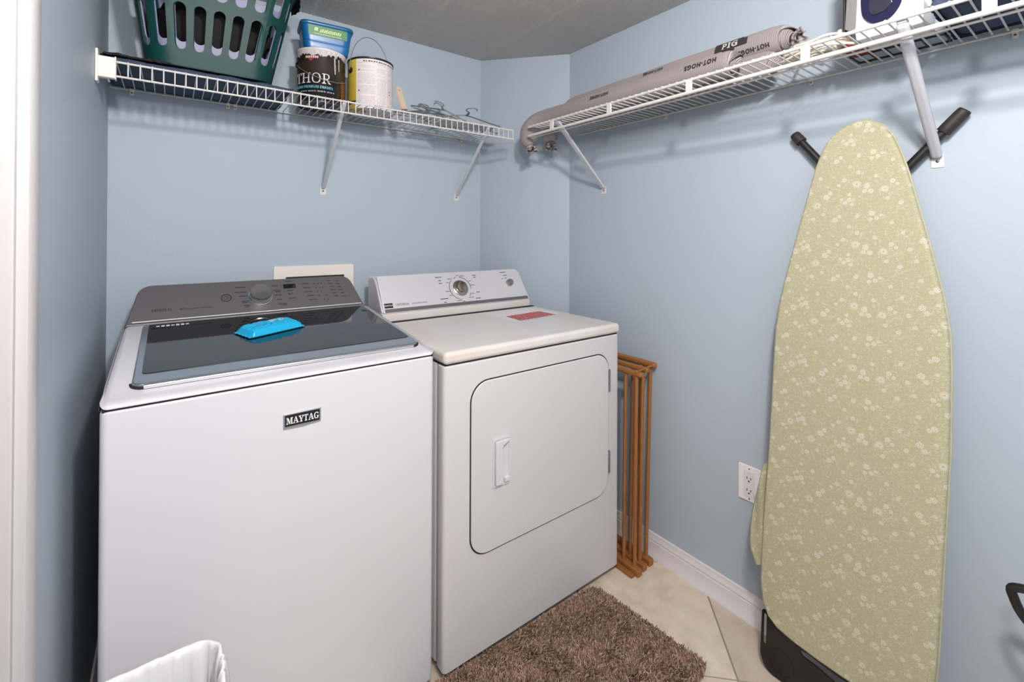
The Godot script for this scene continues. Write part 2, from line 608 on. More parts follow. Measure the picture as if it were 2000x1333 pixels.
func build_shell() -> void:
	struct("wall_back", wallp([[-0.1, -0.1], [1.395, -0.1], [1.395, 0], [-0.1, 0]], 0, H), mats.wall)
	struct("wall_corner", wallp([[1.395, -0.1], [1.788, -0.1], [1.788, 0.331], [W, 0.331], [1.395, 0]], 0, H), mats.wall)
	struct("wall_right", wallp([[W, 0.331], [W + 0.1, 0.331], [W + 0.1, 2.8], [W, 2.8]], 0, H), mats.wall)
	struct("wall_front", wallp([[-0.1, 2.7], [W, 2.7], [W, 2.8], [-0.1, 2.8]], 0, H), mats.wall)
	var lw := wallp([[-0.1, 0], [0, 0], [0, 1.075], [-0.1, 1.075]], 0, H)
	var lw2 := wallp([[-0.1, 2.25], [0, 2.25], [0, 2.7], [-0.1, 2.7]], 0, H)
	struct("wall_left", lw, mats.wall)
	struct("wall_left_2", lw2, mats.wall)
	struct("wall_left_3", wallp([[-0.1, 1.075], [0, 1.075], [0, 2.25], [-0.1, 2.25]], 2.05, H), mats.wall)
	struct("wall_hall", wallp([[-1.7, 0.4], [-1.6, 0.4], [-1.6, 3.3], [-1.7, 3.3]], 0, H), mats.hall_wall)
	struct("wall_hall_2", wallp([[-1.6, 0.4], [-0.1, 0.4], [-0.1, 0.5], [-1.6, 0.5]], 0, H), mats.hall_wall)
	struct("wall_hall_3", wallp([[-1.6, 3.2], [-0.1, 3.2], [-0.1, 3.3], [-1.6, 3.3]], 0, H), mats.hall_wall)
	struct("wall_hall_4", wallp([[-0.2, 2.8], [-0.1, 2.8], [-0.1, 3.2], [-0.2, 3.2]], 0, H), mats.hall_wall)
	struct("ceiling", wallp([[-1.7, -0.1], [W + 0.1, -0.1], [W + 0.1, 3.3], [-1.7, 3.3]], H, H + 0.1), mats.ceiling)
	# floor: a grout bed with square tiles laid on the diagonal
	var fl := struct("floor", wallp([[-1.7, -0.1], [W + 0.1, -0.1], [W + 0.1, 3.3], [-1.7, 3.3]], -0.1, -0.003), mats.grout)
	var corner := Vector2(1.456, 1.262)
	var d1 := Vector2(1, -1).normalized()
	var d2 := Vector2(1, 1).normalized()
	var side := 0.45
	var room := PackedVector2Array([Vector2(0, 0), Vector2(1.395, 0), Vector2(W, 0.331), Vector2(W, 2.7), Vector2(0, 2.7)])
	var kk := 0
	for a in range(-7, 5):
		for e in range(-6, 7):
			var o := corner + d1 * side * a + d2 * side * e
			var g := 0.0022
			var sq := PackedVector2Array([o + (d1 + d2) * g, o + d1 * (side - g) + d2 * g, o + (d1 + d2) * (side - g), o + d1 * g + d2 * (side - g)])
			for piece in Geometry2D.intersect_polygons(sq, room):
				if piece.size() < 3: continue
				var q := PackedVector2Array()
				for p in piece: q.append(Vector2(p.x, -p.y))
				var b := MB.new()
				b.prism(q, 0.003, axes(Vector3(1, 0, 0), Vector3(0, 0, -1), Vector3(0, 1, 0), Vector3(0, -0.003, 0)), 0.0012, 0.0, 1)
				part(fl, "tile", b, mats.tiles[kk % 3])
				kk += 1
	# baseboards: profile in (distance from wall, height)
	var prof := [Vector2(0, 0), Vector2(0.019, 0), Vector2(0.018, 0.010), Vector2(0.013, 0.016), Vector2(0.013, 0.060), Vector2(0.0085, 0.0615), Vector2(0.0085, 0.064), Vector2(0.0115, 0.067), Vector2(0.0105, 0.074), Vector2(0.006, 0.081), Vector2(0.0062, 0.084), Vector2(0.005, 0.090), Vector2(0.0, 0.092)]
	var pv := PackedVector2Array()
	for p in prof: pv.append(p)
	var b := MB.new()
	b.prism(pv, 2.7 - 0.336, axes(Vector3(-1, 0, 0), Vector3(0, 1, 0), Vector3(0, 0, -1), Vector3(W, 0, 2.7)))
	struct("baseboard_right", b, mats.trim)
	b = MB.new()
	b.prism(pv, 1.39, axes(Vector3(0, 0, 1), Vector3(0, 1, 0), Vector3(-1, 0, 0), Vector3(1.39, 0, 0)))
	struct("baseboard_back", b, mats.trim)
	b = MB.new()
	b.prism(pv, 0.97, axes(Vector3(1, 0, 0), Vector3(0, 1, 0), Vector3(0, 0, 1), Vector3(0, 0, 0.02)))
	struct("baseboard_left", b, mats.trim)
	# door casing and jamb on the left wall
	b = MB.new()
	var cas := PackedVector2Array([Vector2(0, 1.003), Vector2(0.010, 1.003), Vector2(0.013, 1.008), Vector2(0.016, 1.02), Vector2(0.018, 1.045), Vector2(0.018, 1.070), Vector2(0.015, 1.075), Vector2(0, 1.075)])
	var cz := PackedVector2Array()
	for p in cas: cz.append(Vector2(p.x, -p.y))
	b.prism(cz, 2.05, axes(Vector3(1, 0, 0), Vector3(0, 0, -1), Vector3(0, 1, 0), Vector3.ZERO))
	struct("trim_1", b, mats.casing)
	b = MB.new()
	b.rbox(Vector3(-0.05, 1.025, 1.079), Vector3(0.108, 2.05, 0.014), 0.002)
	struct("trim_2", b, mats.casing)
	b = MB.new()
	b.rbox(Vector3(-0.05, 1.025, 2.245), Vector3(0.108, 2.05, 0.014), 0.002)
	b.rbox(Vector3(0.008, 1.025, 2.285), Vector3(0.017, 2.05, 0.072), 0.004)
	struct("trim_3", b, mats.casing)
	b = MB.new()
	b.rbox(Vector3(-0.05, 2.043, 1.66), Vector3(0.108, 0.014, 1.15), 0.002)
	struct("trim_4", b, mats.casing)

# ---------------------------------------------------------------- washing machine
func wcp(x: float, s: float, h := 0.0) -> Vector3:
	return Vector3(x, 0.99 + 0.107 * s, 0.20 - 0.095 * s) + Vector3(0, 0.664, 0.748) * h

func bars(b: MB, frame: Transform3D, w: float, h: float) -> void:   # one flat print stroke
	b.rbox(frame.origin, Vector3(w, h, 0.0005), 0.0, frame.basis)

func build_washer() -> void:
	var t := thing("washing_machine", "white top-load washing machine with dark glass lid and grey control panel, left of the dryer", "washing machine", Vector3(0.405, 0, 0.43))
	var x0 := 0.055
	var x1 := 0.754
	var b := MB.new()
	var plan := rrect(x0, -0.766, x1, -0.09, 0.014, 4)
	b.prism(plan, 0.898, axes(Vector3(1, 0, 0), Vector3(0, 0, -1), Vector3(0, 1, 0), Vector3(0, 0.022, 0)), 0.005, 0.004)
	part(t, "cabinet", b, mats.enamel)
	b = MB.new()
	b.rbox(Vector3((x0 + x1) / 2, 0.922, 0.43), Vector3(x1 - x0 - 0.008, 0.008, 0.664), 0.001)
	part(t, "seam_gap_shade", b, mats.dark_gap)  # near-black slab that stands in for the shade inside the seam
	# top deck: sloping frame with rounded front edge
	b = MB.new()
	var p := [Vector2(0.09, 0.9245), Vector2(0.766, 0.9245), Vector2(0.7665, 0.927), Vector2(0.7645, 0.9300), Vector2(0.758, 0.9325), Vector2(0.745, 0.9340), Vector2(0.725, 0.9350), Vector2(0.704, 0.9362), Vector2(0.67, 0.9445), Vector2(0.21, 0.988), Vector2(0.11, 0.989), Vector2(0.09, 0.982)]
	b.prism(PackedVector2Array(p), x1 - x0, axes(Vector3(0, 0, 1), Vector3(0, 1, 0), Vector3(-1, 0, 0), Vector3(x1, 0, 0)), 0.013, 0.013, 4)
	part(t, "top_deck", b, mats.enamel)
	# lid
	var ln := Vector3(0, 0.9958, 0.0914)
	var lz := Vector3(0, -0.0914, 0.9958)
	var lb := Basis(Vector3(1, 0, 0), ln, lz)
	var lc := Vector3(0.4185, 0.9705, 0.455)
	b = MB.new()
	b.prism(rrect(-0.325, -0.251, 0.325, 0.251, 0.026, 5), 0.009, Transform3D(Basis(Vector3(1, 0, 0), -lz, ln), lc - ln * 0.0155))
	part(t, "lid_gap_shade", b, mats.dark_gap)  # dark slab: the shadow gap round the lid, put into colour
	b = MB.new()
	var lo := rrect(-0.321, -0.247, 0.321, 0.247, 0.022, 5)
	b.prism(lo, 0.013, Transform3D(Basis(Vector3(1, 0, 0), -lz, ln), lc - ln * 0.0135), 0.004, 0.0, 3)
	var lid := part(t, "lid", b, mats.steel)
	b = MB.new()
	b.prism(rrect(-0.306, -0.188, 0.315, 0.244, 0.012, 4), 0.002, Transform3D(Basis(Vector3(1, 0, 0), -lz, ln), lc - ln * 0.0012), 0.0006, 0.0, 1)
	part(lid, "glass_panel", b, mats.glass_black)
	b = MB.new()
	b.tube([lc + Vector3(-0.300, 0, 0) - ln * 0.0065 + lz * 0.2475, lc + Vector3(0.300, 0, 0) - ln * 0.0065 + lz * 0.2475], 0.0055, 10)
	part(lid, "front_lip", b, mats.chrome)
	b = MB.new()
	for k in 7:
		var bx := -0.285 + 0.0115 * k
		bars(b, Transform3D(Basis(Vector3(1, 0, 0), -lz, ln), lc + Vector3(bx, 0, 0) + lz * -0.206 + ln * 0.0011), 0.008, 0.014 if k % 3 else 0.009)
	part(lid, "small_mark", b, mats.print_white)  # row of short white bars on the glass
	b = MB.new()
	b.rbox(lc + Vector3(0.297, 0, 0) + lz * -0.16 + ln * 0.001, Vector3(0.014, 0.002, 0.018), 0.0006, lb)
	part(lid, "bumper", b, mats.black_plastic)
	# control panel
	b = MB.new()
	var L := 0.1431
	var o := round_corners([Vector2(x0 + 0.002, 0), Vector2(x1 - 0.004, 0), Vector2(0.716, L), Vector2(0.086, L)], [0.0, 0.0, 0.034, 0.034], 6)
	var pn := Vector3(0, 0.664, 0.748)
	var pu := Vector3(0, 0.748, -0.664)
	var pb := Basis(Vector3(1, 0, 0), pu, pn)
	b.prism(o, 0.06, Transform3D(pb, Vector3(0, 0.99, 0.20) - pn * 0.06), 0.004, 0.0, 2)
	b.rbox(Vector3(0.405, 1.0, 0.105), Vector3(0.62, 0.08, 0.05), 0.01)
	var con := part(t, "control_panel", b, mats.console)
	b = MB.new()
	b.rbox(Vector3(0.405, 0.9985, 0.1985) + pn * 0.001, Vector3(0.665, 0.0035, 0.003), 0.001, pb)
	part(con, "trim_strip", b, mats.silver)
	b = MB.new()
	b.lathe([Vector2(0.037, 0), Vector2(0.037, 0.004), Vector2(0.0345, 0.006), Vector2(0.0345, 0.016), Vector2(0.0325, 0.018), Vector2(0.033, 0.028), Vector2(0.031, 0.031), Vector2(0.012, 0.0298), Vector2(0, 0.0294)], 48, Transform3D(Basis(Vector3(1, 0, 0), pn, Vector3(0, -0.748, 0.664)), wcp(0.408, 0.50)))
	part(con, "cycle_knob", b, mats.knob, "large brushed metal cycle knob")
	b = MB.new()
	b.rbox(wcp(0.503, 0.755), Vector3(0.04, 0.019, 0.002), 0.0005, pb)
	part(con, "display", b, mats.glass_black)
	# power button ring
	b = MB.new()
	b.lathe([Vector2(0.0155, 0), Vector2(0.0155, 0.0006), Vector2(0.0120, 0.0006), Vector2(0.0120, 0)], 32, Transform3D(Basis(Vector3(1, 0, 0), pn, Vector3(0, -0.748, 0.664)), wcp(0.309, 0.53)))
	b.lathe([Vector2(0.0068, 0), Vector2(0.0068, 0.0006), Vector2(0.0052, 0.0006), Vector2(0.0052, 0)], 24, Transform3D(Basis(Vector3(1, 0, 0), pn, Vector3(0, -0.748, 0.664)), wcp(0.309, 0.53)))
	bars(b, Transform3D(pb, wcp(0.309, 0.565, 0.0005)), 0.0015, 0.007)
	part(con, "power_button", b, mats.print_dark)
	b = MB.new()
	var spots := [[0.352, 0.80, 0.03], [0.352, 0.66, 0.034], [0.357, 0.55, 0.024], [0.362, 0.40, 0.02], [0.362, 0.36, 0.014], [0.366, 0.28, 0.02], [0.366, 0.24, 0.014],
		[0.457, 0.79, 0.018], [0.461, 0.65, 0.022], [0.463, 0.61, 0.018], [0.463, 0.51, 0.02], [0.466, 0.38, 0.016], [0.474, 0.25, 0.026], [0.478, 0.21, 0.016], [0.503, 0.90, 0.024], [0.503, 0.62, 0.018], [0.507, 0.39, 0.02]]
	for s in spots: bars(b, Transform3D(pb, wcp(s[0], s[1], 0.0005)), s[2], 0.0028)
	bars(b, Transform3D(pb, wcp(0.499, 0.52, 0.0005)), 0.005, 0.006)
	bars(b, Transform3D(pb, wcp(0.508, 0.52, 0.0005)), 0.003, 0.006)
	for r in 5:
		bars(b, Transform3D(pb, wcp(0.556 + 0.004 * r, 0.80 - 0.125 * r, 0.0005)), 0.026, 0.0026)
		for c in 3:
			if (r + c) % 5 != 4: bars(b, Transform3D(pb, wcp(0.588 + 0.012 * c + 0.003 * r, 0.78 - 0.125 * r, 0.0005)), 0.005, 0.003)
	for r in 6:
		bars(b, Transform3D(pb, wcp(0.640 + 0.003 * r, 0.86 - 0.1 * r, 0.0005)), 0.016, 0.0024)
		bars(b, Transform3D(pb, wcp(0.668 + 0.003 * r, 0.84 - 0.1 * r, 0.0005)), 0.014, 0.0024)
	part(con, "printed_scale", b, mats.print_dark).set_meta("kind", "stuff")
	b = MB.new()
	b.text("BRAVOS XL", 0.0125, 0.0005, func(q): return wcp(0.141, 0.33) + Vector3(1, 0, 0) * q.x * 0.78 + pu * q.y + pn * (q.z + 0.0003), "Droid Sans", 700)
	b.text("commercial technology", 0.0072, 0.0005, func(q): return wcp(0.235, 0.315) + Vector3(1, 0, 0) * q.x * 0.9 + pu * q.y + pn * (q.z + 0.0003))
	b.text("MCT", 0.0095, 0.0005, func(q): return wcp(0.192, 0.32) + Vector3(1, 0, 0) * q.x * 0.7 + pu * q.y + pn * (q.z + 0.0003), "Droid Sans", 700)
	part(con, "lettering", b, mats.print_dark)
	b = MB.new()
	b.frame(rrect(-0.006, -0.006, 0.006, 0.006, 0.002, 2), rrect(-0.0045, -0.0045, 0.0045, 0.0045, 0.001, 2), 0.0006, Transform3D(pb, wcp(0.712, 0.26)))
	part(con, "round_mark", b, mats.print_grey)
	# badge
	b = MB.new()
	b.prism(PackedVector2Array([Vector2(-0.041, -0.018), Vector2(0.0, -0.0195), Vector2(0.041, -0.016), Vector2(0.041, 0.0165), Vector2(-0.041, 0.0165)]), 0.004, Transform3D(Basis.IDENTITY, Vector3(0.411, 0.829, 0.765)), 0.0015, 0.0, 2)
	var bd := part(t, "badge", b, mats.chrome, "small black and chrome nameplate")
	b = MB.new()
	b.rbox(Vector3(0.411, 0.8295, 0.7692), Vector3(0.075, 0.026, 0.001), 0.0004)
	part(bd, "plate", b, mats.navy_badge)
	b = MB.new()
	b.text("MAYTAG", 0.0195, 0.0012, func(q): return Vector3(0.411 + q.x * 0.80, 0.8287 + q.y, 0.7698 + q.z), "Droid Serif", 700)
	part(bd, "lettering", b, mats.label_white)
	for xx in [x0 + 0.05, x1 - 0.05]:
		for zz in [0.14, 0.71]:
			b = MB.new()
			b.lathe([Vector2(0, 0), Vector2(0.022, 0), Vector2(0.024, 0.006), Vector2(0.012, 0.012), Vector2(0.012, 0.023), Vector2(0, 0.023)], 16, Transform3D(Basis.IDENTITY, Vector3(xx, 0.0, zz)))
			part(t, "foot", b, mats.rubber)

# ---------------------------------------------------------------- dryer
func dcp(x: float, s: float, h := 0.0) -> Vector3:
	return Vector3(x, 0.958 + 0.137 * s, 0.252 - 0.080 * s) + Vector3(0, 0.5043, 0.8635) * h

func build_dryer() -> void:
	var t := thing("clothes_dryer", "white front-load clothes dryer with silver control panel, right of the washer", "dryer", Vector3(1.1455, 0, 0.43))
	var x0 := 0.777
	var x1 := 1.514
	var up := axes(Vector3(1, 0, 0), Vector3(0, 0, -1), Vector3(0, 1, 0), Vector3(0, 0.025, 0))
	var b := MB.new()
	b.prism(rrect(x0 + 0.002, -0.728, x1 - 0.002, -0.15, 0.006, 2), 0.862, up, 0.002, 0.002)
	part(t, "cabinet", b, mats.dryer_enamel)
	b = MB.new()
	b.prism(rrect(x0, -0.782, x1, -0.731, 0.014, 5), 0.862, up, 0.004, 0.004)
	var fp := part(t, "front_panel", b, mats.dryer_enamel)
	b = MB.new()
	b.rbox(Vector3((x0 + x1) / 2, 0.889, 0.465), Vector3(x1 - x0 - 0.01, 0.006, 0.62), 0.001)
	part(t, "seam_gap_shade", b, mats.dark_gap)  # dark slab in place of the shaded seam under the top
	b = MB.new()
	b.rbox(Vector3((x0 + x1) / 2, 0.9095, 0.532), Vector3(x1 - x0 + 0.004, 0.036, 0.508), 0.013, Basis.IDENTITY, 4)
	var top := part(t, "top_panel", b, mats.dryer_top)
	# faded red instruction label on the top
	b = MB.new()
	var lq := PackedVector2Array([Vector2(1.246, -0.425), Vector2(1.436, -0.408), Vector2(1.442, -0.508), Vector2(1.243, -0.528)])
	b.prism(lq, 0.0004, axes(Vector3(1, 0, 0), Vector3(0, 0, -1), Vector3(0, 1, 0), Vector3(0, 0.9278, 0)))
	var lines := MB.new()
	for r in 7:
		for c in 9:
			var w := 0.009 + 0.009 * rng.randf()
			lines.rbox(Vector3(1.258 + 0.0212 * c, 0.9284, 0.434 + 0.0138 * r - 0.0016 * c), Vector3(w * 0.8, 0.0003, 0.0016 + 0.0014 * rng.randf()), 0.0)
	var redl := part(top, "printed_label", b, mats.red_print, "faded red printed instruction label")
	part(redl, "label_print", lines, mats.label_white)
	b = MB.new()
	b.rbox(Vector3(1.345, 0.9275, 0.41), Vector3(0.25, 0.0006, 0.19), 0.0, Basis(Vector3.UP, 0.02))
	part(top, "sticker", b, mats.label_white)
	# console
	b = MB.new()
	b.rbox(Vector3(1.157, 0.930, 0.203), Vector3(0.712, 0.05, 0.096), 0.004)
	part(t, "riser", b, mats.dryer_top)
	b = MB.new()
	b.rbox(Vector3(1.157, 0.9262, 0.268), Vector3(0.72, 0.004, 0.02), 0.001)
	part(t, "riser_gap_shade", b, mats.dark_gap)  # dark strip painted as the shade where top and riser meet
	var pn := Vector3(0, 0.5043, 0.8635)
	var pu := Vector3(0, 0.8635, -0.5043)
	var pb := Basis(Vector3(1, 0, 0), pu, pn)
	var L := 0.1586
	b = MB.new()
	b.prism(round_corners([Vector2(0.806, 0), Vector2(1.513, 0), Vector2(1.506, L * 0.30), Vector2(1.497, L), Vector2(0.806, L)], [0.006, 0.014, 0.02, 0.03, 0.008], 5), 0.03, Transform3D(pb, Vector3(0, 0.958, 0.252) - pn * 0.03), 0.004, 0.0, 3)
	var con := part(t, "control_panel", b, mats.silver)
	b = MB.new()
	b.prism(PackedVector2Array([Vector2(0.150, 0.94), Vector2(0.235, 0.945), Vector2(0.243, 0.962), Vector2(0.172, 1.075), Vector2(0.162, 1.08), Vector2(0.150, 1.078)]), 0.708, axes(Vector3(0, 0, 1), Vector3(0, 1, 0), Vector3(-1, 0, 0), Vector3(1.508, 0, 0)), 0.006, 0.003, 2)
	b.prism(PackedVector2Array([Vector2(0.090, 0.94), Vector2(0.155, 0.945), Vector2(0.165, 1.078), Vector2(0.150, 1.09), Vector2(0.10, 1.088), Vector2(0.090, 1.075)]), 0.44, axes(Vector3(0, 0, 1), Vector3(0, 1, 0), Vector3(-1, 0, 0), Vector3(1.24, 0, 0)), 0.006, 0.003, 2)
	part(con, "housing", b, mats.silver)
	b = MB.new()
	b.rbox(dcp(1.157, 0.06, 0.0005), Vector3(0.69, 0.014, 0.002), 0.0008, pb)
	part(con, "trim_strip", b, mats.console)
	var kb := Basis(Vector3(1, 0, 0), pn, Vector3(0, -0.8635, 0.5043))
	b = MB.new()
	b.lathe([Vector2(0.036, 0), Vector2(0.036, 0.003), Vector2(0.033, 0.005), Vector2(0.021, 0.006), Vector2(0.020, 0.024), Vector2(0.0185, 0.028), Vector2(0.0095, 0.0295), Vector2(0, 0.030)], 40, Transform3D(kb, dcp(1.160, 0.505)))
	part(con, "timer_knob", b, mats.dark_knob, "round metallic timer knob")
	b = MB.new()
	b.lathe([Vector2(0.0165, 0), Vector2(0.017, 0.004), Vector2(0.0155, 0.016), Vector2(0.012, 0.021), Vector2(0, 0.0215)], 28, Transform3D(kb, dcp(1.421, 0.545)))
	part(con, "signal_knob", b, mats.dark_knob)
	# dial scale: an arc broken in three, ticks and small words
	b = MB.new()
	for seg in [[200, 318], [340, 352], [10, 95], [122, 140], [190, 196]]:
		for a in range(seg[0], seg[1], 6):
			var w := deg_to_rad(a)
			var c := dcp(1.160, 0.505) + Vector3(1, 0, 0) * sin(w) * 0.052 + pu * cos(w) * 0.052 + pn * 0.0005
			b.rbox(c, Vector3(0.0062, 0.0022, 0.0005), 0.0, pb * Basis(Vector3(0, 0, 1), -w))
	for a in range(0, 360, 20):
		var w := deg_to_rad(a)
		var c := dcp(1.160, 0.505) + Vector3(1, 0, 0) * sin(w) * 0.063 + pu * cos(w) * 0.060 + pn * 0.0005
		if a % 60 != 40: b.rbox(c, Vector3(0.012 + 0.006 * (a % 3), 0.002, 0.0005), 0.0, pb)
	for s in [[1.068, 0.86, 0.030], [1.071, 0.76, 0.012], [1.071, 0.68, 0.016], [1.071, 0.24, 0.036], [1.072, 0.14, 0.012], [1.245, 0.86, 0.018], [1.245, 0.80, 0.012], [1.242, 0.35, 0.018], [1.235, 0.17, 0.024],
			[1.405, 0.90, 0.032], [1.412, 0.80, 0.022], [1.392, 0.70, 0.006], [1.412, 0.71, 0.010]]:
		bars(b, Transform3D(pb, dcp(s[0], s[1], 0.0005)), s[2], 0.0028)
	part(con, "printed_scale", b, mats.print_dark).set_meta("kind", "stuff")
	b = MB.new()
	b.rbox(dcp(0.830, 0.19, 0.0006), Vector3(0.034, 0.019, 0.0012), 0.0004, pb)
	var bd := part(con, "badge", b, mats.navy_badge)
	b = MB.new()
	b.text("MAYTAG", 0.0085, 0.0005, func(q): return dcp(0.830, 0.19, 0.0015) + Vector3(1, 0, 0) * q.x * 0.85 + pu * q.y + pn * q.z, "Droid Serif", 700)
	part(bd, "lettering", b, mats.label_white)
	b = MB.new()
	b.text("CENTENNIAL", 0.0135, 0.0005, func(q): return dcp(0.886, 0.195) + Vector3(1, 0, 0) * q.x * 0.74 + pu * q.y + pn * (q.z + 0.0004), "Droid Sans", 400)
	b.text("commercial technology", 0.0078, 0.0005, func(q): return dcp(0.958, 0.20) + Vector3(1, 0, 0) * q.x * 0.82 + pu * q.y + pn * (q.z + 0.0004))
	part(con, "lettering", b, mats.print_grey)
	# door
	b = MB.new()
	b.prism(rrect(0.860, 0.312, 1.4545, 0.829, 0.062, 8), 0.0016, Transform3D(Basis.IDENTITY, Vector3(0, 0, 0.7815)))
	part(fp, "door_gap", b, mats.dark_gap)  # dark sheet behind the door, giving the gap its shade by colour
	b = MB.new()
	b.prism(rrect(0.8635, 0.3155, 1.451, 0.8255, 0.0595, 8), 0.0055, Transform3D(Basis.IDENTITY, Vector3(0, 0, 0.7818)), 0.003, 0.0, 3)
	var door := part(t, "door", b, mats.dryer_enamel)
	b = MB.new()
	var ho := rrect(0.937, 0.500, 0.999, 0.646, 0.007, 3)
	b.frame(ho, rrect(0.941, 0.506, 0.995, 0.640, 0.004, 3), 0.0045, Transform3D(Basis.IDENTITY, Vector3(0, 0, 0.7866)))
	b.rbox(Vector3(0.968, 0.573, 0.7872), Vector3(0.056, 0.136, 0.002), 0.0005)
	b.prism(round_corners([Vector2(0.943, 0.508), Vector2(0.967, 0.508), Vector2(0.967, 0.622), Vector2(0.988, 0.630), Vector2(0.993, 0.638), Vector2(0.943, 0.638)], [0.004, 0.002, 0.01, 0.003, 0.002, 0.004], 4), 0.012, Transform3D(Basis.IDENTITY, Vector3(0, 0, 0.7872)), 0.0015, 0.0, 2)
	b.rbox(Vector3(0.986, 0.516, 0.792), Vector3(0.018, 0.014, 0.010), 0.002)
	part(door, "handle", b, mats.enamel)
	for yy in [0.7245, 0.427]:
		b = MB.new()
		b.rbox(Vector3(1.4535, yy, 0.786), Vector3(0.010, 0.081, 0.006), 0.001)
		for k in 3: b.tube([Vector3(1.4535, yy - 0.038 + 0.027 * k, 0.7895), Vector3(1.4535, yy - 0.016 + 0.027 * k, 0.7895)], 0.0032, 8)
		part(door, "hinge", b, mats.steel_wire)
	for xx in [x0 + 0.05, x1 - 0.05]:
		for zz in [0.20, 0.70]:
			b = MB.new()
			b.lathe([Vector2(0, 0), Vector2(0.02, 0), Vector2(0.022, 0.006), Vector2(0.012, 0.012), Vector2(0.012, 0.026), Vector2(0, 0.026)], 16, Transform3D(Basis.IDENTITY, Vector3(xx, 0.0, zz)))
			part(t, "foot", b, mats.rubber)

# ---------------------------------------------------------------- wire shelves
func screw(p: Node3D, at: Vector3, dir: Vector3, r := 0.004) -> void:
	var x := dir.cross(Vector3(0.01, 1, 0.02)).normalized()
	var b := MB.new()
	b.lathe([Vector2(r, 0), Vector2(r, 0.0005), Vector2(r * 0.6, 0.0014), Vector2(0, 0.0016)], 12, Transform3D(Basis(x, dir, x.cross(dir)), at))
	part(p, "screw", b, mats.screw)

func brace(t: Node3D, top: Vector3, foot: Vector3, out: Vector3, wide: float, thick: float) -> void:
	var d := (top - foot).normalized()
	var side := Vector3.UP.cross(out).normalized()
	var nn := side.cross(d).normalized()
	var b := MB.new()
	var wall := foot
	foot = foot + out * 0.006 + Vector3(0, 0.004, 0)
	b.rbox((top + foot) / 2, Vector3(wide, (top - foot).length(), thick), thick * 0.45, Basis(side, d, nn), 3)
	b.rbox(top + Vector3(0, 0.004, 0) - out * 0.006, Vector3(wide * 0.8, 0.010, 0.02), 0.003, Basis(side, Vector3.UP, side.cross(Vector3.UP)), 2)
	var br := part(t, "support_brace", b, mats.brace_shaded_white)
	b = MB.new()
	var o := round_corners([Vector2(-0.0125, -0.022), Vector2(0.0125, -0.022), Vector2(0.0115, 0.010), Vector2(0.005, 0.016), Vector2(-0.005, 0.016), Vector2(-0.0115, 0.010)], [0.004, 0.004, 0.004, 0.004, 0.004, 0.004], 3)
	b.prism(o, 0.0022, Transform3D(Basis(side, Vector3.UP, out), wall), 0.0006, 0.0, 1)
	part(br, "foot_plate", b, mats.shelf_white)
	screw(br, wall + out * 0.0022 + Vector3(0, -0.006, 0), out, 0.0035)

func clip(t: Node3D, at: Vector3, out: Vector3, m: Material) -> void:
	var side := Vector3.UP.cross(out).normalized()
	var bs := Basis(side, Vector3.UP, out)
	var b := MB.new()
	b.rbox(at + out * 0.004 + Vector3(0, -0.009, 0), Vector3(0.011, 0.018, 0.006), 0.002, bs)
	b.rbox(at + out * 0.009 + Vector3(0, -0.003, 0), Vector3(0.013, 0.008, 0.014), 0.003, bs)
	var c := part(t, "wall_clip", b, m)
	screw(c, at + out * 0.007 + Vector3(0, -0.011, 0), out, 0.0025)

func build_left_shelf() -> void:
	var t := thing("wire_shelf", "white wire shelf on the back wall above the washer and dryer", "shelf", Vector3(0.68, SH, 0.0))
	var zf := 0.303
	for q in [[Vector3(0.004, SH - 0.0035, zf - 0.002), Vector3(1.3745, SH - 0.0035, zf - 0.002), 0.0031, "front_rod"], [Vector3(0.004, SH - 0.0425, zf), Vector3(1.3735, SH - 0.0425, zf), 0.0031, "lip_rod"], [Vector3(0.004, SH - 0.0035, 0.010), Vector3(1.30, SH - 0.0035, 0.010), 0.0028, "back_rod"], [Vector3(0.004, SH - 0.0035, 0.155), Vector3(1.33, SH - 0.0035, 0.155), 0.0024, "middle_rod"]]:
		var b := MB.new()
		b.tube([q[0], q[1]], q[2], 10)
		part(t, q[3], b, mats.shelf_white)
	var w := MB.new()
	w.tube([Vector3(0, SH, 0.006), Vector3(0, SH, zf - 0.004), Vector3(0, SH - 0.001, zf + 0.0005), Vector3(0, SH - 0.005, zf + 0.0022), Vector3(0, SH - 0.046, zf + 0.0042)], 0.00175, 8)
	var me := w.mesh()
	for k in 53:
		var x := 0.0405 + 0.02553 * k
		var o := part_mesh(t, "wire", me, mats.shelf_white)
		o.position = Vector3(x, 0, 0) - t.position
	var b := MB.new()
	b.rbox(Vector3(0.0225, 1.6985, zf + 0.002), Vector3(0.037, 0.056, 0.020), 0.003)
	b.rbox(Vector3(0.0035, 1.6995, zf + 0.002), Vector3(0.006, 0.086, 0.030), 0.002)
	b.rbox(Vector3(0.0405, 1.6985, zf + 0.002), Vector3(0.003, 0.060, 0.023), 0.001)
	part(t, "end_bracket", b, mats.cream_plastic)
	brace(t, Vector3(0.642, SH - 0.008, 0.298), Vector3(0.648, 1.436, 0.0), Vector3(0, 0, 1), 0.0145, 0.008)
	brace(t, Vector3(1.243, SH - 0.010, 0.298), Vector3(1.258, 1.440, 0.0), Vector3(0, 0, 1), 0.0145, 0.008)
	for x in [0.058, 0.322, 0.344, 0.934, 0.976, 1.282]: clip(t, Vector3(x, SH, 0), Vector3(0, 0, 1), mats.cream_plastic)

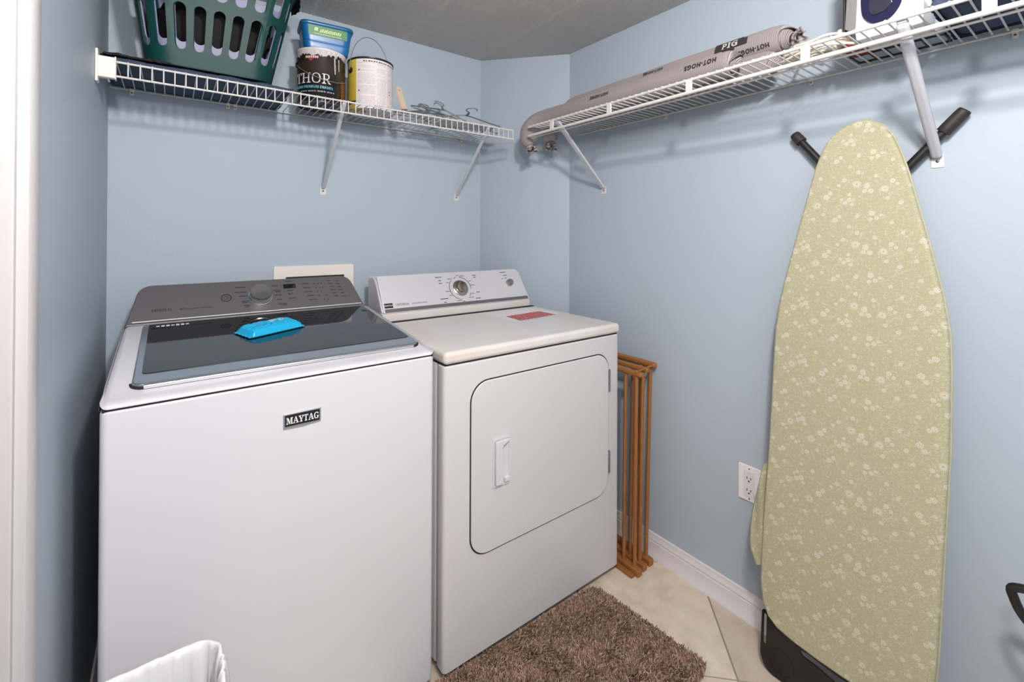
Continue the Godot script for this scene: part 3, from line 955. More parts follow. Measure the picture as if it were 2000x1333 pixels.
func build_right_shelf() -> void:
	var t := thing("wire_shelf", "white wire shelf with hanging rod on the right wall above the ironing board", "shelf", Vector3(W, SR, 1.2))
	var z0 := 0.382
	var z1 := 2.2
	for q in [[SX, SR - 0.004, 0.0046, "front_rod"], [SX, SR - 0.041, 0.0056, "hanging_rod"], [SX + 0.016, SR - 0.0475, 0.0022, "lip_rod"], [W - 0.010, SR - 0.004, 0.0028, "back_rod"], [SX + 0.15, SR - 0.004, 0.0026, "middle_rod"]]:
		var b := MB.new()
		b.tube([Vector3(q[0], q[1], z0 if q[3] != "back_rod" else z0 + 0.015), Vector3(q[0], q[1], z1)], q[2], 12)
		part(t, q[3], b, mats.shelf_white)
	var w := MB.new()
	w.tube([Vector3(SX - 0.0045, SR - 0.004, 0), Vector3(SX - 0.003, SR - 0.0005, 0), Vector3(SX + 0.002, SR + 0.001, 0), Vector3(W - 0.006, SR + 0.001, 0)], 0.0021, 8)
	var me := w.mesh()
	for k in 71:
		var z := 1.686 + 0.0254 * (k - 51)
		var o := part_mesh(t, "wire", me, mats.shelf_white)
		o.position = Vector3(0, 0, z) - t.position
	for z in [0.533, 0.835, 1.144, 1.455, 1.767, 2.07]:
		var b := MB.new()
		b.rbox(Vector3(SX - 0.002, SR - 0.022, z), Vector3(0.006, 0.040, 0.021), 0.0022)
		part(t, "rod_hanger", b, mats.shelf_white)
	brace(t, Vector3(SX + 0.008, SR - 0.012, 0.557), Vector3(W, 1.460, 0.549), Vector3(-1, 0, 0), 0.024, 0.010)
	brace(t, Vector3(SX + 0.008, SR - 0.012, 1.636), Vector3(W, 1.452, 1.641), Vector3(-1, 0, 0), 0.0225, 0.019)
	for z in [0.543, 0.863, 1.363, 1.772]: clip(t, Vector3(W, SR, z), Vector3(-1, 0, 0), mats.shelf_white)

# ---------------------------------------------------------------- ironing board
func floral() -> StandardMaterial3D:
	var wd := 1024
	var hg := 512            # 0.32 m x 0.16 m
	var im := Image.create(wd, hg, false, Image.FORMAT_RGB8)
	var base := c8(166, 162, 132)
	var pale := c8(186, 181, 156)
	var dark := c8(153, 150, 114)
	var petal := c8(202, 194, 182)
	var r := RandomNumberGenerator.new()
	r.seed = 5
	im.fill(base)
	for k in 9500:       # weave speckle
		var x := r.randi_range(0, wd - 1)
		var y := r.randi_range(0, hg - 1)
		var s := r.randi_range(2, 5)
		im.fill_rect(Rect2i(x, y, s, r.randi_range(2, 4)), pale if r.randf() < 0.6 else dark)
	for k in 220:        # little seeds and rings
		_ring(im, Vector2(r.randf() * wd, r.randf() * hg), r.randf_range(5, 9), 2.2, pale.lerp(petal, 0.4), 0)
	for k in 70:         # sprigs of short strokes
		var c := Vector2(r.randf() * wd, r.randf() * hg)
		var a := r.randf() * TAU
		for j in 7: _dot(im, c + Vector2(cos(a), sin(a)) * j * 7.0 + Vector2(r.randf_range(-4, 4), r.randf_range(-4, 4)), 2.6, pale.lerp(petal, 0.5))
	# blossoms: single, pairs, clusters
	var heads := [[100, 90, 25], [128, 130, 20], [190, 60, 15], [300, 110, 17], [330, 150, 23], [295, 170, 21], [345, 190, 16], [275, 130, 14], [60, 250, 16], [170, 250, 19], [200, 275, 14],
		[420, 60, 18], [470, 230, 26], [500, 195, 19], [600, 90, 18], [560, 130, 14], [640, 260, 21], [610, 285, 19], [660, 300, 17], [585, 255, 15], [640, 215, 15], [760, 150, 24], [745, 190, 19], [790, 195, 21], [820, 70, 16], [900, 260, 17], [930, 120, 20], [960, 145, 15], [985, 300, 19],
		[90, 400, 17], [250, 340, 21], [280, 370, 15], [370, 420, 18], [450, 380, 16], [540, 430, 22], [570, 400, 17], [700, 400, 18], [800, 380, 22], [830, 420, 18], [790, 430, 16], [860, 395, 14], [930, 460, 16], [180, 460, 24], [150, 480, 18], [640, 490, 15], [330, 30, 15], [700, 30, 19], [1000, 30, 15], [20, 160, 18]]
	for h in heads:
		var c := Vector2(h[0], h[1])
		var rad: float = h[2] * 0.86
		var ph := r.randf() * TAU
		for p in 5:
			var a := ph + TAU * p / 5
			_ring(im, c + Vector2(cos(a), sin(a)) * rad * 0.62, rad * 0.46, rad * 0.25, petal, 1)
		_dot(im, c, rad * 0.24, c8(170, 164, 130))
	for h in [[690, 130, 30], [230, 200, 28], [880, 180, 26], [400, 300, 30]]:   # daisies of fine strokes
		for p in 16:
			var a := TAU * p / 16
			for j in range(3, 9): _dot(im, Vector2(h[0], h[1]) + Vector2(cos(a), sin(a)) * h[2] * j / 8.0, 2.6, petal.lerp(pale, 0.3))
	var m := mat(Color(1, 1, 1), 0.85)
	im.generate_mipmaps()
	m.albedo_texture = ImageTexture.create_from_image(im)
	m.uv1_scale = Vector3(1 / 0.32, 1 / 0.16, 1)
	m.rim_enabled = true
	m.rim = 0.2
	return m

func _dot(im: Image, c: Vector2, r: float, col: Color) -> void:
	for y in range(int(c.y - r), int(c.y + r) + 1):
		for x in range(int(c.x - r), int(c.x + r) + 1):
			if (Vector2(x, y) - c).length() <= r: im.set_pixel(posmod(x, im.get_width()), posmod(y, im.get_height()), col)

func _ring(im: Image, c: Vector2, r: float, w: float, col: Color, fill: int) -> void:
	for y in range(int(c.y - r), int(c.y + r) + 1):
		for x in range(int(c.x - r), int(c.x + r) + 1):
			var d := (Vector2(x, y) - c).length()
			if d <= r and (d >= r - w or fill == 2): im.set_pixel(posmod(x, im.get_width()), posmod(y, im.get_height()), col)

func build_ironing_board() -> void:
	var t := thing("ironing_board", "tall green floral ironing board standing on end against the right wall", "ironing board", Vector3(1.53, 0, 1.49))
	var cloth := floral()
	mats.floral = cloth
	# front plane of the board: x = W - .065 - (1.565 - y) * .065
	var up := Vector3(0.065, 1, 0).normalized()
	var out := Vector3(-1, 0.065, 0).normalized()
	var o0 := Vector3(W - 0.065 - 1.565 * 0.065, 0, 0)      # y = 0, z = 0
	var fr := Transform3D(Basis(Vector3(0, 0, 1), up, out), o0)
	var k := 1.0 / up.y
	var left := [[1.517, 1.568], [1.486, 1.566], [1.454, 1.553], [1.428, 1.528], [1.411, 1.498], [1.395, 1.449], [1.377, 1.37], [1.359, 1.29], [1.341, 1.209], [1.323, 1.126], [1.310, 1.05], [1.303, 0.985], [1.300, 0.9], [1.298, 0.78], [1.295, 0.66], [1.291, 0.56], [1.286, 0.44], [1.283, 0.32], [1.284, 0.25], [1.291, 0.205], [1.306, 0.172], [1.330, 0.155], [1.37, 0.146], [1.43, 0.140], [1.49, 0.138]]
	var right := [[1.54, 0.139], [1.575, 0.144], [1.605, 0.153], [1.632, 0.172], [1.650, 0.20], [1.660, 0.235], [1.665, 0.30], [1.669, 0.42], [1.673, 0.55], [1.677, 0.66], [1.680, 0.76], [1.680, 0.868], [1.680, 0.95], [1.677, 1.035], [1.665, 1.12], [1.650, 1.19], [1.635, 1.26], [1.617, 1.336], [1.600, 1.41], [1.586, 1.46], [1.568, 1.513], [1.548, 1.545]]
	var oo := PackedVector2Array()
	for p in left: oo.append(Vector2(p[0], p[1] * k))
	for p in right: oo.append(Vector2(p[0], p[1] * k))
	var b := MB.new()
	b.prism(oo, 0.022, Transform3D(fr.basis, o0 - out * 0.022), 0.008, 0.004, 3)
	part(t, "cover", b, cloth)
	# metal tray under the cover
	var inner := PackedVector2Array()
	var c := Vector2(1.49, 0.85)
	for p in oo: inner.append(c + (p - c) * Vector2(0.93, 0.975))
	b = MB.new()
	b.prism(inner, 0.006, Transform3D(fr.basis, o0 - out * 0.0278), 0.002, 0.002, 1)
	part(t, "underside", b, mats.black_paint)
	# folded flap of the cover hanging out on the left edge
	b = MB.new()
	var rows := []
	var uvs := []
	for r in 19:
		var s := r / 18.0
		var y := lerpf(0.585, 0.292, s)
		var w := 0.048 * pow(sin(PI * clampf(0.06 + 0.90 * s, 0, 1) * 0.62 + 0.05), 0.8)
		if s > 0.86: w *= 1.0 - (s - 0.86) * 2.6
		var row := PackedVector3Array()
		var ur := PackedVector2Array()
		for q in 17:
			var a := TAU * q / 16
			var zz := 1.288 - w * 0.5 * (1.0 - cos(a)) * 1.0 + 0.004 * s
			var xx := W - 0.065 - (1.565 - y) * 0.065 + 0.024 - sin(a) * (0.011 + 0.004 * sin(s * 9.0)) - 0.004 * cos(3 * a + 5 * s)
			row.append(Vector3(xx, y + 0.006 * cos(a), zz))
			ur.append(Vector2(zz * 1.0 + 0.02 * sin(a), y))
		rows.append(row)
		uvs.append(ur)
	b.grid(rows, true, true, false, uvs)
	for e in [0, 18]:
		var mid := Vector3.ZERO
		for q in 16: mid += rows[e][q] / 16.0
		for q in 16: b.tri(mid, rows[e][q], rows[e][q + 1], Vector3(0, 1 if e == 0 else -1, 0))
	part(t, "cover_flap", b, cloth, "folded flap of green floral cover")
	# piping round the edge
	b = MB.new()
	var pp := []
	for p in oo: pp.append(o0 + Vector3(0, 0, 1) * p.x + up * p.y - out * 0.020)
	b.tube(pp, 0.0032, 6, false, true)
	part(t, "cover_hem", b, cloth)
	# black iron rest at the foot: plate with slots, standing on the floor
	b = MB.new()
	var ro := round_corners([Vector2(1.281, 0.168), Vector2(1.279, 0.035), Vector2(1.30, 0.0035), Vector2(1.665, 0.0035), Vector2(1.687, 0.035), Vector2(1.685, 0.168), Vector2(1.668, 0.168), Vector2(1.645, 0.195), Vector2(1.48, 0.195), Vector2(1.325, 0.20), Vector2(1.297, 0.168)], [0.008, 0.02, 0.02, 0.02, 0.02, 0.008, 0.008, 0.02, 0.0, 0.02, 0.008], 4)
	var slots := [rrect(1.2865, 0.073, 1.2945, 0.160, 0.0039, 3), rrect(1.6725, 0.073, 1.6805, 0.160, 0.0039, 3), round_corners([Vector2(1.382, 0.121), Vector2(1.388, 0.110), Vector2(1.43, 0.106), Vector2(1.47, 0.096), Vector2(1.60, 0.094), Vector2(1.60, 0.116), Vector2(1.47, 0.117), Vector2(1.40, 0.124)], [0.005, 0.005, 0.015, 0.015, 0.006, 0.006, 0.02, 0.006], 3)]
	for poly in with_holes(ro, slots): b.prism(poly, 0.004, Transform3D(fr.basis, o0 - out * 0.030))
	b.lathe([Vector2(0.035, 0), Vector2(0.035, 0.0008), Vector2(0.033, 0.0012), Vector2(0.031, 0.0008), Vector2(0.031, 0)], 28, Transform3D(Basis(Vector3(0, 0, 1), out, Vector3(0, 0, 1).cross(out)), o0 + Vector3(0, 0, 1.335) + up * 0.052 - out * 0.0262))
	b.lathe([Vector2(0.020, 0), Vector2(0.020, 0.0008), Vector2(0.0185, 0.0012), Vector2(0.017, 0.0008), Vector2(0.017, 0)], 28, Transform3D(Basis(Vector3(0, 0, 1), out, Vector3(0, 0, 1).cross(out)), o0 + Vector3(0, 0, 1.44) + up * 0.035 - out * 0.0262))
	part(t, "iron_rest", b, mats.black_paint, "black metal iron rest with slots")
	# folded legs behind the board, their rubber feet showing beside the nose
	for q in [[Vector3(W - 0.021, 1.552, 1.333), Vector3(W - 0.040, 1.18, 1.62), 0.034], [Vector3(W - 0.021, 1.548, 1.684), Vector3(W - 0.040, 1.10, 1.31), 0.062]]:
		var a: Vector3 = q[0]
		var e: Vector3 = q[1]
		var d := (e - a).normalized()
		b = MB.new()
		b.tube([a, a.lerp(e, 0.5), e], 0.0105, 14)
		var leg := part(t, "leg", b, mats.black_plastic)
		b = MB.new()
		var ln: float = q[2]
		b.tube([a - d * 0.016, a - d * 0.0155, a - d * 0.012, a, a + d * (ln * 0.5), a + d * (ln - 0.016), a + d * (ln - 0.0155)], [0.009, 0.0125, 0.0140, 0.0146, 0.0150, 0.0148, 0.0108], 16)
		part(leg, "foot_cap", b, mats.rubber)

func with_holes(poly: PackedVector2Array, holes: Array) -> Array:
	# cuts an outline along a line through each hole, so that the pieces are simple polygons
	var pieces := [poly]
	for h in holes:
		var box := Rect2(h[0], Vector2.ZERO)
		for p in h: box = box.expand(p)
		var cx := box.get_center().x
		var next := []
		for q in pieces:
			for side in 2:
				var x0 := cx - 5.0 if side == 0 else cx
				var half := PackedVector2Array([Vector2(x0, -5), Vector2(x0 + 5.0, -5), Vector2(x0 + 5.0, 5), Vector2(x0, 5)])
				for r in Geometry2D.intersect_polygons(q, half):
					next.append_array(Geometry2D.clip_polygons(r, h))
		pieces = next
	return pieces

# ---------------------------------------------------------------- folded wooden drying rack
func build_drying_rack() -> void:
	var t := thing("drying_rack", "folded wooden drying rack standing between the dryer and the right wall", "drying rack", Vector3(1.59, 0, 0.6))
	var frames := [[1.552, 1.566, 0.738, 0.852], [1.590, 1.612, 0.746, 0.846], [1.632, 1.662, 0.756, 0.843]]
	for k in 3:
		var fr: Array = frames[k]
		var b := MB.new()
		b.rbox(Vector3(fr[0], 0.0135, (0.40 + fr[3]) / 2), Vector3(0.026 if k != 1 else 0.024, 0.025, fr[3] - 0.40), 0.004)
		part(t, "bottom_rail", b, mats.wood)
		b = MB.new()
		b.rbox(Vector3(fr[1], fr[2], (0.40 + fr[3]) / 2 - 0.004), Vector3(0.021, 0.019, fr[3] - 0.40), 0.007, Basis.IDENTITY, 3)
		part(t, "top_rail", b, mats.wood)
		for z in [fr[3] - 0.026, 0.775]:
			if z < 0.7 and k != 0: continue
			b = MB.new()
			b.tube([Vector3(fr[0], 0.020, z), Vector3(fr[1], fr[2] - 0.008, z - 0.004)], 0.0072, 12)
			part(t, "dowel", b, mats.wood)
	var b := MB.new()
	b.rbox(Vector3(1.526, 0.007, 0.63), Vector3(0.018, 0.012, 0.42), 0.003)
	part(t, "bottom_rail", b, mats.wood)
	b = MB.new()
	b.tube([Vector3(1.55, 0.7475, 0.83), Vector3(1.675, 0.7575, 0.83)], 0.004, 8)
	part(t, "pivot_pin", b, mats.wood)

# ---------------------------------------------------------------- shag rug
func build_rug() -> void:
	var t := thing("shag_rug", "brown shag rug on the tiled floor in front of the dryer", "rug", Vector3(1.05, 0, 1.0))
	var a := Vector2(1.366, 0.796)          # far right corner, then directions of its sides
	var dx := Vector2(-0.990, -0.02).normalized()
	var dz := Vector2(0.105, 1.0).normalized()
	var wd := 0.70
	var ln := 0.405
	var r := RandomNumberGenerator.new()
	r.seed = 21
	var o := PackedVector2Array()
	for p in rrect(0, 0, wd, ln, 0.035, 5):
		var q: Vector2 = a + dx * p.x + dz * p.y
		o.append(Vector2(q.x, -q.y))
	var b := MB.new()
	b.prism(o, 0.007, axes(Vector3(1, 0, 0), Vector3(0, 0, -1), Vector3(0, 1, 0), Vector3(0, 0.0005, 0)), 0.002, 0.0, 1)
	part(t, "backing", b, mat(c8(74, 58, 48), 0.95))
	var blade := MB.new()
	var path := [Vector3(0, 0, 0), Vector3(0.0015, 0.008, 0), Vector3(0.005, 0.014, 0.001), Vector3(0.0095, 0.0165, 0.002)]
	blade.tube(path, [0.0014, 0.0016, 0.0016, 0.0010], 3, false)
	var count := 46000
	var mm := MultiMesh.new()
	mm.transform_format = MultiMesh.TRANSFORM_3D
	mm.use_colors = true
	mm.mesh = blade.mesh()
	mm.instance_count = count
	var lump := FastNoiseLite.new()
	lump.frequency = 9.0
	lump.seed = 4
	var k := 0
	while k < count:
		var px := r.randf() * (wd + 0.012) - 0.006
		var pz := r.randf() * (ln + 0.012) - 0.006
		var e := minf(minf(px, wd - px), minf(pz, ln - pz))
		if Vector2(maxf(0.03 - px, 0), maxf(0.03 - pz, 0)).length() > 0.034 or Vector2(maxf(px - wd + 0.03, 0), maxf(pz - ln + 0.03, 0)).length() > 0.034 or Vector2(maxf(0.03 - px, 0), maxf(pz - ln + 0.03, 0)).length() > 0.034: continue
		var q := a + dx * px + dz * pz
		if q.y < 0.80 and q.x < 1.53: 
			if r.randf() < 0.0: continue
		var lm := lump.get_noise_2d(px, pz)
		var yaw := lm * 5.0 + r.randf_range(-1.6, 1.6)
		var s := r.randf_range(0.75, 1.2)
		var tilt := r.randf_range(-0.35, 0.6)
		if e < 0.012: tilt += 0.15
		var bs := Basis(Vector3.UP, yaw) * Basis(Vector3(0, 0, 1), tilt) 
		bs = bs.scaled(Vector3(s, s * r.randf_range(0.8, 1.1), s))
		mm.set_instance_transform(k, Transform3D(bs, Vector3(q.x - t.position.x, 0.005, q.y - t.position.z)))
		var c := c8(146, 118, 99).lerp(c8(204, 178, 156), pow(r.randf(), 2.2)) if r.randf() < 0.82 else c8(112, 86, 70)
		mm.set_instance_color(k, c.srgb_to_linear())
		k += 1
	var mi := MultiMeshInstance3D.new()
	mi.name = "pile"
	mi.multimesh = mm
	var m := mat(Color(1, 1, 1), 0.9)
	m.vertex_color_use_as_albedo = true
	mi.material_override = m
	mi.set_meta("kind", "stuff")
	t.add_child(mi)

# ---------------------------------------------------------------- waste bin with a white bag
func rr_point(s: float, a: float, e: float, r: float) -> Vector2:
	# point at fraction s of the outline of a rounded rectangle, half sizes a and e
	r = minf(r, minf(a, e) * 0.98)
	var w := 2 * (a - r)
	var d := 2 * (e - r)
	var q := PI / 2 * r
	var L := fposmod(s, 1.0) * (2 * w + 2 * d + 4 * q)
	var segs := [[w, Vector2(-a + r, e), Vector2(1, 0)], [q, Vector2(a - r, e - r), PI / 2], [d, Vector2(a, e - r), Vector2(0, -1)], [q, Vector2(a - r, -e + r), 0.0], [w, Vector2(a - r, -e), Vector2(-1, 0)], [q, Vector2(-a + r, -e + r), -PI / 2], [d, Vector2(-a, -e + r), Vector2(0, 1)], [q, Vector2(-a + r, e - r), -PI]]
	for g in segs:
		if L <= g[0]:
			if g[2] is Vector2: return g[1] + g[2] * L
			var an: float = g[2] - L / r
			return g[1] + Vector2(cos(an), sin(an)) * r
		L -= g[0]
	return Vector2(-a + r, e)

func build_trash_can() -> void:
	var ctr := Vector3(0.128, 0, 1.165)
	var t := thing("trash_can", "white waste bin lined with a white plastic bag, in front of the washer", "bin", ctr)
	var top := 0.575
	var b := MB.new()
	var rows := []
	for q in [[0.0, 0.086, 0.14], [0.003, 0.09, 0.145], [0.57, 0.104, 0.172], [0.572, 0.101, 0.169], [0.01, 0.086, 0.141]]:
		var row := PackedVector3Array()
		for s in 49:
			var p := rr_point(s / 48.0, q[1], q[2], 0.035)
			row.append(ctr + Vector3(p.x, q[0] + 0.001, p.y))
		rows.append(row)
	b.grid(rows, true, true)
	part(t, "body", b, mat(c8(222, 223, 225), 0.4))
	b = MB.new()
	rows = []
	var n := FastNoiseLite.new()
	n.frequency = 1.6
	n.seed = 9
	n.fractal_octaves = 4
	var prof := [[-0.36, -0.022, 1.0], [-0.28, -0.018, 1.0], [-0.20, -0.014, 1.1], [-0.12, -0.010, 1.1], [-0.06, -0.007, 0.9], [-0.025, -0.005, 0.6], [-0.006, -0.0035, 0.4], [0.002, -0.001, 0.35], [0.0045, 0.002, 0.3], [0.001, 0.0055, 0.35], [-0.010, 0.0075, 0.5], [-0.035, 0.0085, 0.8], [-0.07, 0.009, 1.0], [-0.105, 0.010, 1.2], [-0.135, 0.012, 1.6]]
	for q in prof:
		var row := PackedVector3Array()
		for s in 161:
			var f := s / 160.0
			var w := TAU * f
			var nz := n.get_noise_3d(cos(w) * 3.2, sin(w) * 3.2, q[0] * 2.2)
			var pl := absf(n.get_noise_3d(cos(w) * 7.0 + 9, sin(w) * 7.0, q[0] * 1.0 + 3.0))
			var off: float = q[1] + q[2] * (nz * 0.011 + (0.2 - pl) * 0.022)
			if q[1] > 0.0: off = maxf(off, 0.0035)
			var sc: float = 1.0 + 0.02 * (q[0] + 0.36)
			var p := rr_point(f, 0.100 * sc + off, 0.168 * sc + off, 0.035 + maxf(off, -0.02))
			row.append(ctr + Vector3(p.x, top + q[0] + q[2] * n.get_noise_2d(f * 16.0, 7.0 + q[0]) * 0.006, p.y))
		rows.append(row)
	b.grid(rows, false, true)
	var bag := mat(c8(222, 222, 225), 0.4)
	bag.backlight_enabled = true
	bag.backlight = Color(0.1, 0.1, 0.1)
	part(t, "bag_liner", b, bag, "white plastic bag folded over the rim")

# ---------------------------------------------------------------- things on the left shelf
func basket_shell(c: Vector3, grow: float, lift: float, hole_lift: float, m: Material, t: Node3D, called: String, rim: bool) -> void:
	var y0 := 1.7435 + lift
	var hh := 0.302
	var th := 0.0032
	var at := func(s: float, v: float, off: float) -> Vector3:
		var a := lerpf(0.160, 0.213, v) + grow + off
		var e := lerpf(0.106, 0.152, v) + grow + off
		var p := rr_point(s, a, e, lerpf(0.06, 0.085, v))
		return Vector3(c.x + lerpf(0.0, 0.010, v) + p.x, y0 + hh * v, c.z + p.y)
	var b := MB.new()
	var hl := hole_lift / hh
	var bands := [[0.0, 0.13], [0.595, 0.635], [0.955, 1.0]]
	for q in bands:
		for o in [th / 2, -th / 2]:
			var rows := []
			for r in 2:
				var row := PackedVector3Array()
				for s in 97: row.append(at.call(s / 96.0, q[r], o))
				rows.append(row)
			b.grid(rows, o > 0, true)
	var cols := 24
	for rowq in [[0.13, 0.595], [0.635, 0.955]]:
		for k in cols:
			var s0 := (k + 0.05) / float(cols)
			var s1 := (k + 1.05) / float(cols)
			var va: float = rowq[0]
			var vb: float = rowq[1]
			var hw := 0.31 if rim else 0.36
			var m1 := 32
			var outer_o := PackedVector3Array()
			var inner_o := PackedVector3Array()
			var outer_i := PackedVector3Array()
			var inner_i := PackedVector3Array()
			var hva := va + 0.022 + hl
			var hvb := vb - 0.022
			for j in m1 + 1:
				var sd := (j % m1) * 4 / m1
				var fr := float((j % m1) * 4 % m1) / m1 - 0.5
				var bp: Vector2 = [Vector2(0.5, fr), Vector2(-fr, 0.5), Vector2(-0.5, -fr), Vector2(fr, -0.5)][sd]
				var w := atan2(bp.y, bp.x)
				# hole: a slot with round ends; in cell units x -0.5..0.5, y in v
				var capv := 0.052
				var hx := hw * cos(w)
				var hy: float
				if sin(w) >= 0: hy = hvb - capv + capv * sin(w)
				else: hy = hva + capv + capv * sin(w)
				# boundary: same angle projected on the cell's rectangle
				var rx := bp.x
				var ry := (va + vb) / 2 + (vb - va) * bp.y
				var sc := (s0 + s1) / 2
				var sw := s1 - s0
				outer_o.append(at.call(sc + rx * sw, ry, th / 2))
				inner_o.append(at.call(sc + hx * sw, hy, th / 2))
				outer_i.append(at.call(sc + rx * sw, ry, -th / 2))
				inner_i.append(at.call(sc + hx * sw, hy, -th / 2))
			b.grid([outer_o, inner_o], false, true)
			b.grid([outer_i, inner_i], true, true)
			b.grid([inner_o, inner_i], false, true)
	# bottom plate
	var bo := PackedVector2Array()
	for s in 64:
		var p: Vector3 = at.call(s / 64.0, 0.0, 0.0)
		bo.append(Vector2(p.x, -p.z))
	b.prism(bo, 0.004, axes(Vector3(1, 0, 0), Vector3(0, 0, -1), Vector3(0, 1, 0), Vector3(0, y0 - 0.0015, 0)))
	part(t, called, b, m)
	if rim:
		b = MB.new()
		var path := []
		for s in 96: path.append(at.call(s / 96.0, 1.0, 0.003))
		b.tube(path, 0.0075, 8, false, true)
		part(t, "rim", b, m)

func pillow(c: Vector3, s: Vector3, seed_: int, rough: float, nx := 40, nz := 28, yaw := 0.0) -> MB:
	# a soft slab: flat beneath, uneven on top, rounded at the edge
	var n := FastNoiseLite.new()
	n.seed = seed_
	n.frequency = 7.0
	n.fractal_octaves = 3
	var b := MB.new()
	var bs := Basis(Vector3.UP, yaw)
	for side in 2:
		var rows := []
		for i in nx + 1:
			var row := PackedVector3Array()
			for j in nz + 1:
				var x := -1.0 + 2.0 * i / nx
				var z := -1.0 + 2.0 * j / nz
				x = sin(x * PI / 2)
				z = sin(z * PI / 2)
				var e := pow(clampf(1.0 - pow(absf(x), 14.0), 0, 1) * clampf(1.0 - pow(absf(z), 14.0), 0, 1), 0.5)
				var wx := x * s.x / 2 + 0.012 * rough * n.get_noise_2d(z * s.z * 2.0, 5.0 + x * 0.3) * signf(x) * absf(x)
				var wz := z * s.z / 2 + 0.012 * rough * n.get_noise_2d(x * s.x * 2.0, 50.0) * absf(z)
				var nn := n.get_noise_2d(wx * 1.4 + seed_, wz * 1.4)
				var y := s.y * e * (1.0 + rough * 0.6 * nn) if side == 0 else s.y * 0.5 * (1.0 - e)
				row.append(c + bs * Vector3(wx, y, wz))
			rows.append(row)
		b.grid(rows, side == 0)
	return b

func cyl_text(b: MB, s: String, size: float, ctr: Vector3, R: float, ang: float, y: float, squeeze := 1.0, font := "Droid Sans", weight := 400) -> void:
	b.text(s, size, 0.0006, func(q):
		var a: float = ang + q.x * squeeze / R
		var rr: float = R + q.z + 0.0006
		return ctr + Vector3(sin(a) * rr, y + q.y, cos(a) * rr), font, weight)

func can_patch(b: MB, ctr: Vector3, R: float, a0: float, a1: float, y0: float, y1: float, off := 0.0004) -> void:
	var m := maxi(2, int((a1 - a0) / 0.06))
	var rows := []
	for j in 2:
		var row := PackedVector3Array()
		for k in m + 1:
			var a := lerpf(a0, a1, float(k) / m)
			row.append(ctr + Vector3(sin(a) * (R + off), y0 if j == 0 else y1, cos(a) * (R + off)))
		rows.append(row)
	b.grid(rows, true)

func paint_can(called: String, label: String, ctr: Vector3, R: float, h: float, body: Material, rim_mat: Material) -> Node3D:
	var t := thing(called, label, "paint can", ctr, "")
	var xf := Transform3D(Basis.IDENTITY, ctr)
	var b := MB.new()
	b.lathe([Vector2(0, 0.004), Vector2(R - 0.003, 0.004), Vector2(R - 0.002, 0.0), Vector2(R + 0.001, 0.0), Vector2(R + 0.0015, 0.004), Vector2(R, 0.006), Vector2(R, h - 0.008)], 64, xf, 1.0 / h)
	part(t, "body", b, body)
	b = MB.new()
	b.lathe([Vector2(R, h - 0.008), Vector2(R + 0.0018, h - 0.006), Vector2(R + 0.002, h - 0.001), Vector2(R, h), Vector2(R - 0.008, h - 0.001), Vector2(R - 0.009, h - 0.005), Vector2(R - 0.012, h - 0.006), Vector2(R - 0.014, h - 0.003), Vector2(0, h - 0.003)], 64, xf)
	part(t, "lid", b, rim_mat)
	return t

func bail(t: Node3D, ctr: Vector3, R: float, y: float, ang: float, lift: float, drop: float, label := "") -> void:
	# wire handle hinged at two ears, swung up (lift) or hanging in front (drop)
	var ax := Vector3(cos(ang), 0, -sin(ang))
	var fw := Vector3(sin(ang), 0, cos(ang))
	var path := []
	for k in 25:
		var w := PI * k / 24
		path.append(ctr + ax * cos(w) * (R + 0.006) + Vector3(0, y + sin(w) * lift, 0) + fw * sin(w) * drop)
	var b := MB.new()
	b.tube(path, 0.0014, 6)
	part(t, "wire_handle", b, mats.steel_wire, label)
	for s in [-1.0, 1.0]:
		b = MB.new()
		var d: Vector3 = ax * s
		b.lathe([Vector2(0.0105, 0), Vector2(0.011, 0.003), Vector2(0.007, 0.0065), Vector2(0, 0.0072)], 20, Transform3D(Basis(d.cross(Vector3.UP).normalized(), d, d.cross(Vector3.UP).normalized().cross(d)), ctr + d * (R - 0.001) + Vector3(0, y, 0)))
		part(t, "handle_ear", b, mats.black_plastic)

